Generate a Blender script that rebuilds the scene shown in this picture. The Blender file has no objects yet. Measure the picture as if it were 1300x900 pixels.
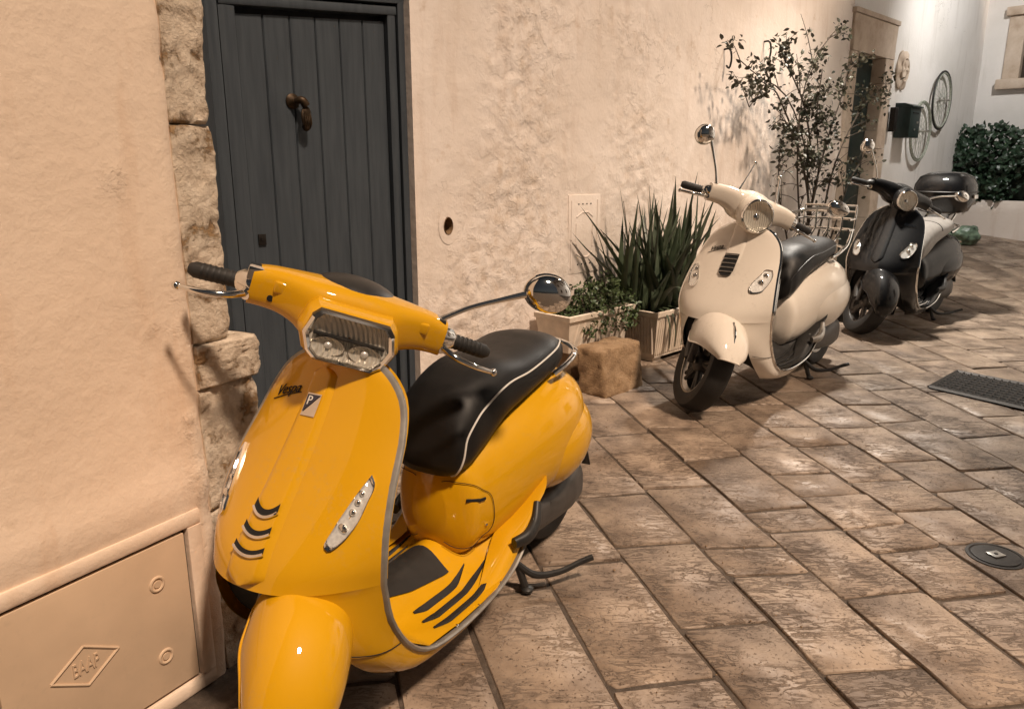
import bpy, bmesh, math, random
import numpy as np
from mathutils import Vector, noise
random.seed(7); np.random.seed(7)
R = math.radians
SC = bpy.context.scene
COL = SC.collection

# ------------------------------------------------------------------ camera
cam = bpy.data.cameras.new('camera'); co = bpy.data.objects.new('camera', cam); COL.objects.link(co)
co.location = (0, 0, 1.35); co.rotation_euler = (R(90 - 14.2), 0, 0)
cam.sensor_width = 36; cam.lens = 960 / 1300 * 36; cam.clip_start = .05; cam.clip_end = 200
SC.camera = co
# ------------------------------------------------------------------ night sky
wd = bpy.data.worlds.new('World'); SC.world = wd; wd.use_nodes = True
nt = wd.node_tree; bg = nt.nodes['Background']
sky = nt.nodes.new('ShaderNodeTexSky'); sky.sky_type = 'NISHITA'; sky.sun_disc = False
SUN_EL, SUN_AZ = 57, 140            # azimuth clockwise from +Y, direction the light comes from
sky.sun_elevation = R(SUN_EL); sky.sun_rotation = R(SUN_AZ)
hs = nt.nodes.new('ShaderNodeHueSaturation'); hs.inputs['Saturation'].default_value = .25
nt.links.new(sky.outputs[0], hs.inputs['Color']); nt.links.new(hs.outputs[0], bg.inputs[0])
bg.inputs[1].default_value = .0045
# ------------------------------------------------------------------ key light
sl = bpy.data.lights.new('sun', 'SUN'); sl.energy = 2.5; sl.angle = R(5.0); sl.color = (1, .77, .58)
so = bpy.data.objects.new('sun', sl); COL.objects.link(so)
sd = Vector((math.sin(R(SUN_AZ)) * math.cos(R(SUN_EL)), math.cos(R(SUN_AZ)) * math.cos(R(SUN_EL)), math.sin(R(SUN_EL))))
so.rotation_euler = sd.to_track_quat('Z', 'Y').to_euler()
so.location = sd * 20
# ------------------------------------------------------------------ exposure
SC.view_settings.view_transform = 'Standard'; SC.view_settings.look = 'None'
SC.view_settings.exposure = 0.70; SC.view_settings.gamma = 1
LAMP_W, LAMP2_W = 700, 210

# ================================================================== materials
def nodes(name):
    m = bpy.data.materials.new(name); m.use_nodes = True
    t = m.node_tree; return m, t, t.nodes['Principled BSDF']
def N(t, typ, **kw):
    n = t.nodes.new(typ)
    for k, v in kw.items():
        if k in n.inputs.keys(): n.inputs[k].default_value = v
        else: setattr(n, k, v)
    return n
def ramp(t, fac, stops):
    r = t.nodes.new('ShaderNodeValToRGB'); e = r.color_ramp.elements
    while len(e) < len(stops): e.new(.5)
    for i, (p, c) in enumerate(stops):
        e[i].position = p; e[i].color = (*c, 1) if len(c) == 3 else c
    t.links.new(fac, r.inputs[0]); return r.outputs[0]
def mixc(t, fac, a, b, mode='MIX'):
    m = t.nodes.new('ShaderNodeMix'); m.data_type = 'RGBA'; m.blend_type = mode
    for v, i in ((fac, 0), (a, 6), (b, 7)):
        if hasattr(v, 'links'): t.links.new(v, m.inputs[i])
        elif i == 0: m.inputs[0].default_value = v
        else: m.inputs[i].default_value = (*v, 1)
    return m.outputs[2]
def simple(name, col, rough, metal=0, coat=0, var=.12, scale=30, bump=0, bscale=200, coatr=.04, spec=.5, dust=0):
    m, t, p = nodes(name); p.inputs['Specular IOR Level'].default_value = spec
    tc = N(t, 'ShaderNodeTexCoord'); nz = N(t, 'ShaderNodeTexNoise', Scale=scale, Detail=5)
    t.links.new(tc.outputs['Object'], nz.inputs[0])
    c = ramp(t, nz.outputs[0], [(.3, [x * (1 - var) for x in col]), (.7, [min(1, x * (1 + var)) for x in col])])
    if dust:      # fine dust and scuffs in the clear coat
        d1 = N(t, 'ShaderNodeTexNoise', Scale=55, Detail=9, Roughness=.75); t.links.new(tc.outputs['Object'], d1.inputs[0])
        d2 = N(t, 'ShaderNodeTexNoise', Scale=4, Detail=5); t.links.new(tc.outputs['Object'], d2.inputs[0])
        dm = N(t, 'ShaderNodeMath', operation='MULTIPLY'); t.links.new(ramp(t, d1.outputs[0], [(.52, (0, 0, 0)), (.72, (1, 1, 1))]), dm.inputs[0]); t.links.new(ramp(t, d2.outputs[0], [(.42, (0, 0, 0)), (.70, (dust, dust, dust))]), dm.inputs[1])
        c = mixc(t, dm.outputs[0], c, (.30, .25, .19))
        cr = N(t, 'ShaderNodeMapRange'); cr.inputs[3].default_value = coatr; cr.inputs[4].default_value = coatr + .22; t.links.new(dm.outputs[0], cr.inputs[0]); t.links.new(cr.outputs[0], p.inputs['Coat Roughness'])
    t.links.new(c, p.inputs['Base Color'])
    rr = N(t, 'ShaderNodeMapRange'); rr.inputs[3].default_value = max(.02, rough * .8); rr.inputs[4].default_value = min(1, rough * 1.25)
    t.links.new(nz.outputs[0], rr.inputs[0]); t.links.new(rr.outputs[0], p.inputs['Roughness'])
    p.inputs['Metallic'].default_value = metal
    p.inputs['Coat Weight'].default_value = coat
    if not dust: p.inputs['Coat Roughness'].default_value = coatr
    if bump:
        n2 = N(t, 'ShaderNodeTexNoise', Scale=bscale, Detail=4); t.links.new(tc.outputs['Object'], n2.inputs[0])
        b = N(t, 'ShaderNodeBump', Strength=bump, Distance=.002); t.links.new(n2.outputs[0], b.inputs['Height'])
        t.links.new(b.outputs[0], p.inputs['Normal'])
    return m
MAT = {}
MAT['yellow'] = simple('yellow_paint', (.66, .340, .004), .5, coat=1, var=.05, scale=3, spec=.12, dust=.35, coatr=.03)
MAT['white'] = simple('cream_paint', (.76, .69, .60), .5, coat=1, var=.04, scale=3, spec=.15, dust=.4, coatr=.03)
MAT['black_paint'] = simple('black_paint', (.004, .004, .0045), .5, coat=.8, var=.05, scale=3, spec=.1, dust=.10, coatr=.03)
MAT['chrome'] = simple('chrome', (.80, .79, .76), .07, 1, var=.05)
MAT['steel'] = simple('brushed_steel', (.45, .43, .40), .32, 1, var=.15, scale=60)
MAT['rubber'] = simple('black_rubber', (.016, .015, .014), .62, var=.3, bump=.15, bscale=300)
MAT['plastic'] = simple('black_plastic', (.018, .017, .016), .42, var=.2, bump=.1, bscale=500)
MAT['vinyl'] = simple('black_vinyl', (.009, .0085, .0085), .45, var=.15, bump=.25, bscale=700, spec=.3)
MAT['vinyl_grey'] = simple('grey_vinyl', (.30, .28, .26), .45, var=.12, bump=.2, bscale=700)
MAT['piping'] = simple('pale_piping', (.72, .70, .66), .4, var=.05)
MAT['trim'] = simple('grey_trim', (.34, .32, .29), .38, .5, var=.15)
MAT['engine'] = simple('grey_engine', (.085, .080, .076), .45, .5, var=.2)
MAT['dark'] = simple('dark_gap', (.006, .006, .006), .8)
MAT['blue_black'] = simple('badge_blue', (.010, .013, .035), .25, coat=.6)
MAT['red'] = simple('red_lens', (.35, .02, .015), .2, coat=1)
MAT['amber'] = simple('amber_lens', (.45, .14, .02), .2, coat=1)
MAT['green_paint'] = simple('green_paint', (.006, .018, .016), .45, var=.2)
MAT['iron'] = simple('cast_iron', (.022, .019, .017), .50, .6, var=.4, scale=60, bump=.4, bscale=150)
MAT['bronze'] = simple('old_bronze', (.050, .032, .018), .5, .7, var=.4, scale=50)
MAT['galv'] = simple('aged_rim', (.34, .36, .30), .5, .35, var=.3, scale=40)
MAT['bark'] = simple('bark', (.055, .040, .028), .85, var=.4, scale=40, bump=.5)
MAT['soil'] = simple('soil', (.035, .025, .018), .95, var=.4, bump=.6, bscale=80)
MAT['terracotta'] = simple('pale_terracotta', (.74, .64, .53), .75, var=.15, scale=14, bump=.25, bscale=120)
MAT['bag'] = simple('plastic_bag', (.14, .20, .14), .35, var=.7, scale=14, bump=.6, bscale=30)
def glass(name, refl=.10):
    m, t, p = nodes(name); out = t.nodes['Material Output']; t.nodes.remove(p)
    tr = N(t, 'ShaderNodeBsdfTransparent'); gl = N(t, 'ShaderNodeBsdfGlossy', Roughness=.04); mx = N(t, 'ShaderNodeMixShader')
    lw = N(t, 'ShaderNodeLayerWeight', Blend=.25); mr = N(t, 'ShaderNodeMapRange'); mr.inputs[3].default_value = refl * .4; mr.inputs[4].default_value = min(1, refl * 5)
    tc = N(t, 'ShaderNodeTexCoord'); w = N(t, 'ShaderNodeTexNoise', Scale=20); t.links.new(tc.outputs['Object'], w.inputs[0])
    b = N(t, 'ShaderNodeBump', Strength=.03); t.links.new(w.outputs[0], b.inputs['Height']); t.links.new(b.outputs[0], gl.inputs['Normal'])
    t.links.new(lw.outputs['Facing'], mr.inputs[0]); t.links.new(mr.outputs[0], mx.inputs[0]); t.links.new(tr.outputs[0], mx.inputs[1]); t.links.new(gl.outputs[0], mx.inputs[2]); t.links.new(mx.outputs[0], out.inputs[0])
    return m
MAT['glass'] = glass('clear_glass')
def reflector():
    m, t, p = nodes('faceted_reflector'); p.inputs['Metallic'].default_value = .5; p.inputs['Roughness'].default_value = .16
    p.inputs['Base Color'].default_value = (.90, .84, .72, 1)
    tc = N(t, 'ShaderNodeTexCoord'); w = N(t, 'ShaderNodeTexWave', Scale=42, Distortion=.6); w.bands_direction = 'Y'
    t.links.new(tc.outputs['Object'], w.inputs[0])
    v = N(t, 'ShaderNodeTexVoronoi', Scale=70); t.links.new(tc.outputs['Object'], v.inputs[0])
    b = N(t, 'ShaderNodeBump', Strength=.8, Distance=.004); t.links.new(w.outputs[1], b.inputs['Height'])
    b2 = N(t, 'ShaderNodeBump', Strength=.25, Distance=.004); t.links.new(v.outputs['Distance'], b2.inputs['Height']); t.links.new(b.outputs[0], b2.inputs['Normal']); t.links.new(b2.outputs[0], p.inputs['Normal'])
    return m
MAT['reflector'] = reflector()
MAT['reflector_plain'] = simple('satin_reflector', (.86, .84, .80), .32, .45, var=.12, scale=120, bump=.15, bscale=160)
MAT['thin_clear'] = glass('thin_clear_screen', .03)
def door_paint():
    m, t, p = nodes('blue_grey_paint'); tc = N(t, 'ShaderNodeTexCoord')
    mp = N(t, 'ShaderNodeMapping'); mp.inputs['Scale'].default_value = (14, 14, 1.2); t.links.new(tc.outputs['Object'], mp.inputs[0])
    nz = N(t, 'ShaderNodeTexNoise', Scale=3, Detail=6); t.links.new(mp.outputs[0], nz.inputs[0])
    c = ramp(t, nz.outputs[0], [(.3, (.036, .046, .058)), (.7, (.054, .067, .081))])
    n2 = N(t, 'ShaderNodeTexNoise', Scale=45, Detail=3); t.links.new(tc.outputs['Object'], n2.inputs[0])
    c2 = ramp(t, n2.outputs[0], [(.70, (0, 0, 0)), (.78, (1, 1, 1))])
    t.links.new(mixc(t, c2, c, (.06, .056, .052)), p.inputs['Base Color']); p.inputs['Roughness'].default_value = .48
    b = N(t, 'ShaderNodeBump', Strength=.25, Distance=.004); t.links.new(nz.outputs[0], b.inputs['Height']); t.links.new(b.outputs[0], p.inputs['Normal'])
    return m
MAT['door'] = door_paint()
def plaster(name, base, dirt, worn, wornamt=.62):
    m, t, p = nodes(name); tc = N(t, 'ShaderNodeTexCoord')
    a = N(t, 'ShaderNodeTexNoise', Scale=1.3, Detail=8, Roughness=.6); t.links.new(tc.outputs['Object'], a.inputs[0])
    c = ramp(t, a.outputs[0], [(.30, dirt), (.58, base)])
    b2 = N(t, 'ShaderNodeTexNoise', Scale=7, Detail=8, Roughness=.65); t.links.new(tc.outputs['Object'], b2.inputs[0])
    f = ramp(t, b2.outputs[0], [(wornamt, (0, 0, 0)), (wornamt + .09, (1, 1, 1))])
    f2 = N(t, 'ShaderNodeMath', operation='MULTIPLY'); t.links.new(f, f2.inputs[0]); f2.inputs[1].default_value = .6
    c = mixc(t, f2.outputs[0], c, worn)
    at = N(t, 'ShaderNodeAttribute'); at.attribute_name = 'wear'
    wn = N(t, 'ShaderNodeMath', operation='MULTIPLY'); t.links.new(at.outputs['Fac'], wn.inputs[0])
    b3 = N(t, 'ShaderNodeTexNoise', Scale=11, Detail=7, Roughness=.7); t.links.new(tc.outputs['Object'], b3.inputs[0])
    f3 = ramp(t, b3.outputs[0], [(.46, (0, 0, 0)), (.66, (.6, .6, .6))]); t.links.new(f3, wn.inputs[1])
    c = mixc(t, wn.outputs[0], c, worn)
    mpv = N(t, 'ShaderNodeMapping'); mpv.inputs['Scale'].default_value = (5, 5, .7); t.links.new(tc.outputs['Object'], mpv.inputs[0])
    sn = N(t, 'ShaderNodeTexNoise', Scale=1.6, Detail=7, Roughness=.6); t.links.new(mpv.outputs[0], sn.inputs[0])
    sf = ramp(t, sn.outputs[0], [(.56, (0, 0, 0)), (.74, (.42, .42, .42))]); c = mixc(t, sf, c, dirt, 'MULTIPLY')
    ck = N(t, 'ShaderNodeTexNoise', Scale=3.2, Detail=9, Roughness=.55, Distortion=1.2); t.links.new(tc.outputs['Object'], ck.inputs[0])
    k1 = N(t, 'ShaderNodeMath', operation='SUBTRACT'); k1.inputs[1].default_value = .5; t.links.new(ck.outputs[0], k1.inputs[0]); k2 = N(t, 'ShaderNodeMath', operation='ABSOLUTE'); t.links.new(k1.outputs[0], k2.inputs[0])
    kz = N(t, 'ShaderNodeTexNoise', Scale=1.1, Detail=3); t.links.new(tc.outputs['Object'], kz.inputs[0])
    km = N(t, 'ShaderNodeMath', operation='MULTIPLY'); t.links.new(ramp(t, k2.outputs[0], [(0, (.7, .7, .7)), (.006, (0, 0, 0))]), km.inputs[0]); t.links.new(ramp(t, kz.outputs[0], [(.55, (0, 0, 0)), (.62, (1, 1, 1))]), km.inputs[1])
    c = mixc(t, km.outputs[0], c, [q * .5 for q in worn])
    t.links.new(c, p.inputs['Base Color']); p.inputs['Roughness'].default_value = .82
    n1 = N(t, 'ShaderNodeTexNoise', Scale=24, Detail=8, Roughness=.62); t.links.new(tc.outputs['Object'], n1.inputs[0])
    bu = N(t, 'ShaderNodeBump', Strength=.32, Distance=.012); t.links.new(n1.outputs[0], bu.inputs['Height'])
    n3 = N(t, 'ShaderNodeTexNoise', Scale=160, Detail=3); t.links.new(tc.outputs['Object'], n3.inputs[0])
    bu2 = N(t, 'ShaderNodeBump', Strength=.12, Distance=.002); t.links.new(n3.outputs[0], bu2.inputs['Height']); t.links.new(bu.outputs[0], bu2.inputs['Normal'])
    fk = N(t, 'ShaderNodeTexNoise', Scale=9, Detail=12, Roughness=.68, Distortion=.35); t.links.new(tc.outputs['Object'], fk.inputs[0])
    st_ = ramp(t, fk.outputs[0], [(.34, (0, 0, 0)), (.44, (.40, .40, .40)), (.54, (.55, .55, .55)), (.62, (1, 1, 1))])
    wm = N(t, 'ShaderNodeMath', operation='MULTIPLY'); t.links.new(st_, wm.inputs[0]); t.links.new(at.outputs['Fac'], wm.inputs[1])
    bu3 = N(t, 'ShaderNodeBump', Strength=.55, Distance=.016); t.links.new(wm.outputs[0], bu3.inputs['Height']); t.links.new(bu2.outputs[0], bu3.inputs['Normal'])
    t.links.new(bu3.outputs[0], p.inputs['Normal'])
    return m
MAT['plaster'] = plaster('limewash_plaster', (.82, .735, .67), (.75, .655, .575), (.58, .455, .345))
MAT['plaster_near'] = plaster('cream_plaster', (.84, .68, .54), (.77, .605, .465), (.58, .43, .30), .66)
MAT['plaster_white'] = plaster('white_plaster', (.74, .71, .68), (.66, .63, .59), (.50, .46, .40), .72)
MAT['hatch'] = simple('painted_hatch', (.62, .46, .32), .42, var=.10, scale=5, bump=.12, bscale=60, dust=.5, coat=.15, coatr=.2)
def stone(name, c1, c2, c3, scale=9, pits=.5):
    m, t, p = nodes(name); tc = N(t, 'ShaderNodeTexCoord')
    a = N(t, 'ShaderNodeTexNoise', Scale=scale, Detail=9, Roughness=.65); t.links.new(tc.outputs['Object'], a.inputs[0])
    c = ramp(t, a.outputs[0], [(.3, c1), (.5, c2), (.7, c3)])
    t.links.new(c, p.inputs['Base Color']); p.inputs['Roughness'].default_value = .85
    v = N(t, 'ShaderNodeTexNoise', Scale=scale * 6, Detail=8, Roughness=.7); t.links.new(tc.outputs['Object'], v.inputs[0])
    b = N(t, 'ShaderNodeBump', Strength=pits, Distance=.015); t.links.new(v.outputs[0], b.inputs['Height']); t.links.new(b.outputs[0], p.inputs['Normal'])
    return m
def flaking():
    m, t, p = nodes('flaking_limewash_stone'); tc = N(t, 'ShaderNodeTexCoord')
    a = N(t, 'ShaderNodeTexNoise', Scale=13, Detail=14, Roughness=.66, Distortion=.3); t.links.new(tc.outputs['Object'], a.inputs[0])
    mk = ramp(t, a.outputs[0], [(.37, (0, 0, 0)), (.43, (.8, .8, .8)), (.52, (1, 1, 1))])
    n = N(t, 'ShaderNodeTexNoise', Scale=26, Detail=8, Roughness=.7); t.links.new(tc.outputs['Object'], n.inputs[0])
    st_ = ramp(t, n.outputs[0], [(.3, (.22, .125, .058)), (.5, (.42, .27, .14)), (.72, (.56, .40, .24))])
    lw = ramp(t, n.outputs[0], [(.3, (.66, .53, .40)), (.65, (.82, .70, .56))])
    t.links.new(mixc(t, mk, st_, lw), p.inputs['Base Color']); p.inputs['Roughness'].default_value = .9
    b1 = N(t, 'ShaderNodeBump', Strength=.7, Distance=.012); t.links.new(mk, b1.inputs['Height'])
    n2 = N(t, 'ShaderNodeTexNoise', Scale=55, Detail=9, Roughness=.72); t.links.new(tc.outputs['Object'], n2.inputs[0])
    b2 = N(t, 'ShaderNodeBump', Strength=1.0, Distance=.012); t.links.new(n2.outputs[0], b2.inputs['Height']); t.links.new(b1.outputs[0], b2.inputs['Normal']); t.links.new(b2.outputs[0], p.inputs['Normal'])
    return m
MAT['jamb'] = flaking()
MAT['frame_stone'] = stone('pink_limestone', (.40, .30, .22), (.52, .42, .33), (.60, .50, .41), 6, .25)
MAT['rock'] = stone('rough_ochre_stone', (.17, .10, .050), (.30, .19, .10), (.40, .27, .16), 14, .9)
def paving():
    m, t, p = nodes('worn_paving_limestone'); tc = N(t, 'ShaderNodeTexCoord'); oi = N(t, 'ShaderNodeObjectInfo')
    mp = N(t, 'ShaderNodeMapping'); mp.inputs['Rotation'].default_value = (0, 0, R(8)); mp.inputs['Scale'].default_value = (9, 30, 20)
    ad = N(t, 'ShaderNodeVectorMath', operation='ADD'); t.links.new(tc.outputs['Object'], ad.inputs[0])
    rv = N(t, 'ShaderNodeVectorMath', operation='SCALE'); rv.inputs[0].default_value = (17, 23, 31); t.links.new(oi.outputs['Random'], rv.inputs['Scale'])
    t.links.new(rv.outputs[0], ad.inputs[1]); t.links.new(ad.outputs[0], mp.inputs[0])
    # per-stone base tone
    base = ramp(t, oi.outputs['Random'], [(0, (.24, .175, .125)), (.3, (.40, .305, .228)), (.6, (.30, .226, .168)), (.8, (.45, .350, .268)), (1, (.35, .265, .200))])
    blot = N(t, 'ShaderNodeTexNoise', Scale=5, Detail=7, Roughness=.62); t.links.new(ad.outputs[0], blot.inputs[0])
    bl = ramp(t, blot.outputs[0], [(.34, (.45, .42, .40)), (.60, (1, 1, 1))])
    c = mixc(t, 1, base, bl, 'MULTIPLY')
    # short chisel cuts and cracks (darkened in the base colour), pits
    gr = N(t, 'ShaderNodeTexNoise', Scale=1, Detail=6, Roughness=.66, Distortion=1.1); t.links.new(mp.outputs[0], gr.inputs[0])
    ab = N(t, 'ShaderNodeMath', operation='SUBTRACT'); t.links.new(gr.outputs[0], ab.inputs[0]); ab.inputs[1].default_value = .5
    ab2 = N(t, 'ShaderNodeMath', operation='ABSOLUTE'); t.links.new(ab.outputs[0], ab2.inputs[0])
    gm = ramp(t, ab2.outputs[0], [(.0, (0, 0, 0)), (.018, (.25, .25, .25)), (.045, (1, 1, 1))])
    pit = N(t, 'ShaderNodeTexNoise', Scale=95, Detail=6, Roughness=.75); t.links.new(ad.outputs[0], pit.inputs[0])
    pm = ramp(t, pit.outputs[0], [(.33, (0, 0, 0)), (.42, (1, 1, 1))])
    zone = N(t, 'ShaderNodeTexNoise', Scale=6, Detail=4); t.links.new(ad.outputs[0], zone.inputs[0])
    zn = ramp(t, zone.outputs[0], [(.40, (0, 0, 0)), (.56, (1, 1, 1))])
    amt = N(t, 'ShaderNodeMapRange'); t.links.new(oi.outputs['Random'], amt.inputs[0]); amt.inputs[3].default_value = .30; amt.inputs[4].default_value = 1
    am2 = N(t, 'ShaderNodeMath', operation='MULTIPLY'); t.links.new(amt.outputs[0], am2.inputs[0]); t.links.new(zn, am2.inputs[1])
    g2 = mixc(t, am2.outputs[0], (1, 1, 1), gm)
    hm = N(t, 'ShaderNodeMath', operation='MULTIPLY'); t.links.new(g2, hm.inputs[0]); t.links.new(pm, hm.inputs[1])
    dk = ramp(t, hm.outputs[0], [(0, (.42, .37, .33)), (1, (1, 1, 1))])
    c = mixc(t, 1, c, dk, 'MULTIPLY')
    t.links.new(c, p.inputs['Base Color'])
    rr = N(t, 'ShaderNodeMapRange'); t.links.new(blot.outputs[0], rr.inputs[0]); rr.inputs[1].default_value = .3; rr.inputs[2].default_value = .7
    rr.inputs[3].default_value = .66; rr.inputs[4].default_value = .40; t.links.new(rr.outputs[0], p.inputs['Roughness'])
    b = N(t, 'ShaderNodeBump', Strength=.75, Distance=.006); t.links.new(hm.outputs[0], b.inputs['Height'])
    f = N(t, 'ShaderNodeTexNoise', Scale=12, Detail=6); t.links.new(ad.outputs[0], f.inputs[0])
    b2 = N(t, 'ShaderNodeBump', Strength=.35, Distance=.012); t.links.new(f.outputs[0], b2.inputs['Height']); t.links.new(b.outputs[0], b2.inputs['Normal'])
    t.links.new(b2.outputs[0], p.inputs['Normal'])
    return m
MAT['paving'] = paving()
MAT['grout'] = stone('dirty_joint_mortar', (.055, .040, .029), (.090, .067, .050), (.15, .115, .088), 20, .6)
def leafmat(name, a, b, rough=.45):
    m, t, p = nodes(name); tc = N(t, 'ShaderNodeTexCoord')
    n = N(t, 'ShaderNodeTexNoise', Scale=9, Detail=4); t.links.new(tc.outputs['Object'], n.inputs[0])
    t.links.new(ramp(t, n.outputs[0], [(.3, a), (.7, b)]), p.inputs['Base Color']); p.inputs['Roughness'].default_value = rough
    p.inputs['Subsurface Weight'].default_value = 0
    return m
MAT['aloe'] = leafmat('aloe_leaf', (.030, .048, .026), (.075, .100, .058), .42)
MAT['herb'] = leafmat('herb_leaf', (.035, .060, .022), (.080, .120, .045))
MAT['rose'] = leafmat('dry_rose_leaf', (.022, .030, .016), (.060, .050, .028))
MAT['ivy'] = leafmat('ivy_leaf', (.014, .034, .018), (.035, .065, .036), .38)
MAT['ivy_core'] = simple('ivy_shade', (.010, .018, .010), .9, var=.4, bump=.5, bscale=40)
m, t, p = nodes('lit_lantern_glass'); p.inputs['Base Color'].default_value = (1, .9, .75, 1); p.inputs['Emission Color'].default_value = (1, .80, .55, 1); p.inputs['Emission Strength'].default_value = 6
MAT['lantern_glass'] = m

# ================================================================== mesh helpers
def A(*p): return np.array(p, float)
def spl(xs, ys, t):
    """smooth (cardinal) interpolation of table ys over xs at t"""
    xs = np.asarray(xs, float); ys = np.asarray(ys, float); t = np.atleast_1d(np.asarray(t, float))
    vec = ys.ndim > 1
    if not vec: ys = ys[:, None]
    if xs[0] > xs[-1]: xs = xs[::-1]; ys = ys[::-1]
    d = np.zeros_like(ys); h = np.diff(xs)[:, None]; s = np.diff(ys, axis=0) / h
    d[1:-1] = (s[:-1] * h[1:] + s[1:] * h[:-1]) / (h[1:] + h[:-1]); d[0] = s[0]; d[-1] = s[-1]
    i = np.clip(np.searchsorted(xs, t) - 1, 0, len(xs) - 2); hh = h[i]; u = ((t - xs[i])[:, None] / hh).clip(0, 1)
    r = ((1 + 2 * u) * (1 - u) ** 2 * ys[i] + u * (1 - u) ** 2 * hh * d[i] + u * u * (3 - 2 * u) * ys[i + 1] + u * u * (u - 1) * hh * d[i + 1])
    return r if vec else r[:, 0]
def path(P, n):
    P = np.asarray(P, float); L = np.concatenate([[0], np.cumsum(np.linalg.norm(np.diff(P, axis=0), axis=1))])
    return spl(L, P, np.linspace(0, L[-1], n))
class G:
    def __init__(s): s.v = []; s.f = []
    def add(s, V, F):
        o = len(s.v); s.v += [tuple(map(float, p)) for p in V]; s.f += [tuple(i + o for i in q) for q in F]; return s
    def grid(s, P, cu=False, cv=False, cap=False, flip=False):
        P = np.asarray(P, float); n, m = P.shape[:2]; F = []
        for i in range(n if cu else n - 1):
            for j in range(m if cv else m - 1):
                a, b, c, d = i * m + j, i * m + (j + 1) % m, ((i + 1) % n) * m + (j + 1) % m, ((i + 1) % n) * m + j
                F.append((d, c, b, a) if flip else (a, b, c, d))
        if cap:
            F.append(tuple(range(m))[::-1] if not flip else tuple(range(m)))
            q = tuple((n - 1) * m + j for j in range(m)); F.append(q if not flip else q[::-1])
        return s.add(P.reshape(-1, 3), F)
    def tube(s, P, r, n=10, smooth=0, cap=True, flat=1.0, up=(0, 0, 1)):
        P = np.asarray(P, float)
        if smooth: P = path(P, smooth)
        k = len(P); r = np.interp(np.linspace(0, 1, k), np.linspace(0, 1, len(r)), r) if np.ndim(r) else np.full(k, r)
        T = np.gradient(P, axis=0); T /= np.linalg.norm(T, axis=1)[:, None] + 1e-12
        u = np.array(up, float)
        if abs(T[0] @ u) > .95: u = A(1, 0, 0) if abs(T[0][0]) < .9 else A(0, 1, 0)
        rings = []
        for i in range(k):
            u = u - (u @ T[i]) * T[i]; u /= np.linalg.norm(u) + 1e-12; w = np.cross(T[i], u)
            rings.append([P[i] + r[i] * (math.cos(a) * w * flat + math.sin(a) * u) for a in np.linspace(0, 2 * math.pi, n, endpoint=False)])
        return s.grid(rings, cv=True, cap=cap)
    def lathe(s, prof, c=(0, 0, 0), axis='z', n=24, cap=True):
        rings = []
        for r, h in prof:
            ring = []
            for a in np.linspace(0, 2 * math.pi, n, endpoint=False):
                x, y = r * math.cos(a), r * math.sin(a)
                ring.append({'z': (x, y, h), 'y': (y, h, x), 'x': (h, x, y)}[axis])
            rings.append(ring)
        return s.grid(np.array(rings) + np.array(c, float), cv=True, cap=cap)
    def box(s, c, h, bev=0, rz=0, M=None):
        x, y, z = h; b = min(bev, x * .49, y * .49, z * .49) if bev else 0
        if b:
            bm = bmesh.new(); bmesh.ops.create_cube(bm, size=2); bmesh.ops.scale(bm, vec=(x, y, z), verts=bm.verts)
            bmesh.ops.bevel(bm, geom=bm.edges[:], offset=b, segments=2, affect='EDGES', profile=.6)
            V = np.array([v.co[:] for v in bm.verts]); bm.verts.index_update(); F = [[v.index for v in q.verts] for q in bm.faces]; bm.free()
        else:
            V = np.array([(i, j, k) for i in (-x, x) for j in (-y, y) for k in (-z, z)]); F = [(0, 1, 3, 2), (4, 6, 7, 5), (0, 4, 5, 1), (2, 3, 7, 6), (0, 2, 6, 4), (1, 5, 7, 3)]
        if rz: ca, sa = math.cos(rz), math.sin(rz); V = np.stack([V[:, 0] * ca - V[:, 1] * sa, V[:, 0] * sa + V[:, 1] * ca, V[:, 2]], 1)
        if M is not None: V = V @ np.asarray(M, float)
        return s.add(V + np.array(c, float), F)
    def ell(s, c, r, nu=20, nv=12, M=None, lo=-90, hi=90):
        P = [[(math.cos(b) * math.cos(a) * r[0], math.cos(b) * math.sin(a) * r[1], math.sin(b) * r[2]) for a in np.linspace(0, 2 * math.pi, nu, endpoint=False)] for b in np.radians(np.linspace(lo + .5, hi - .5, nv))]
        P = np.array(P)
        if M is not None: P = P @ np.asarray(M, float)
        return s.grid(P + np.array(c, float), cv=True, cap=True)
    def map(s, fn):
        s.v = [tuple(p) for p in fn(np.array(s.v))]; return s
def build(g, name, mat, parent=None, smooth=True, angle=40, origin=None):
    V = np.array(g.v); o = np.zeros(3) if origin is None else np.array(origin, float)
    me = bpy.data.meshes.new(name); me.from_pydata((V - o).tolist(), [], g.f); me.validate()
    if smooth:
        me.polygons.foreach_set('use_smooth', [True] * len(me.polygons))
        try: me.set_sharp_from_angle(angle=R(angle))
        except Exception: pass
    me.materials.append(MAT[mat] if isinstance(mat, str) else mat)
    ob = bpy.data.objects.new(name, me); COL.objects.link(ob); ob.location = o
    if parent is not None: ob.parent = parent
    return ob
def fix_normals(ob):
    bm = bmesh.new(); bm.from_mesh(ob.data); bmesh.ops.recalc_face_normals(bm, faces=bm.faces); bm.to_mesh(ob.data); bm.free(); return ob
def tag(o, label, cat, group=None, kind=None):
    if label: o['label'] = label
    if cat: o['category'] = cat
    if group: o['group'] = group
    if kind: o['kind'] = kind
    return o
def thing(name, label, cat, loc=(0, 0, 0), rz=0, group=None):
    o = bpy.data.objects.new(name, None); COL.objects.link(o); o.location = loc; o.rotation_euler = (0, 0, rz); o.empty_display_size = .2
    return tag(o, label, cat, group)
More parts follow.
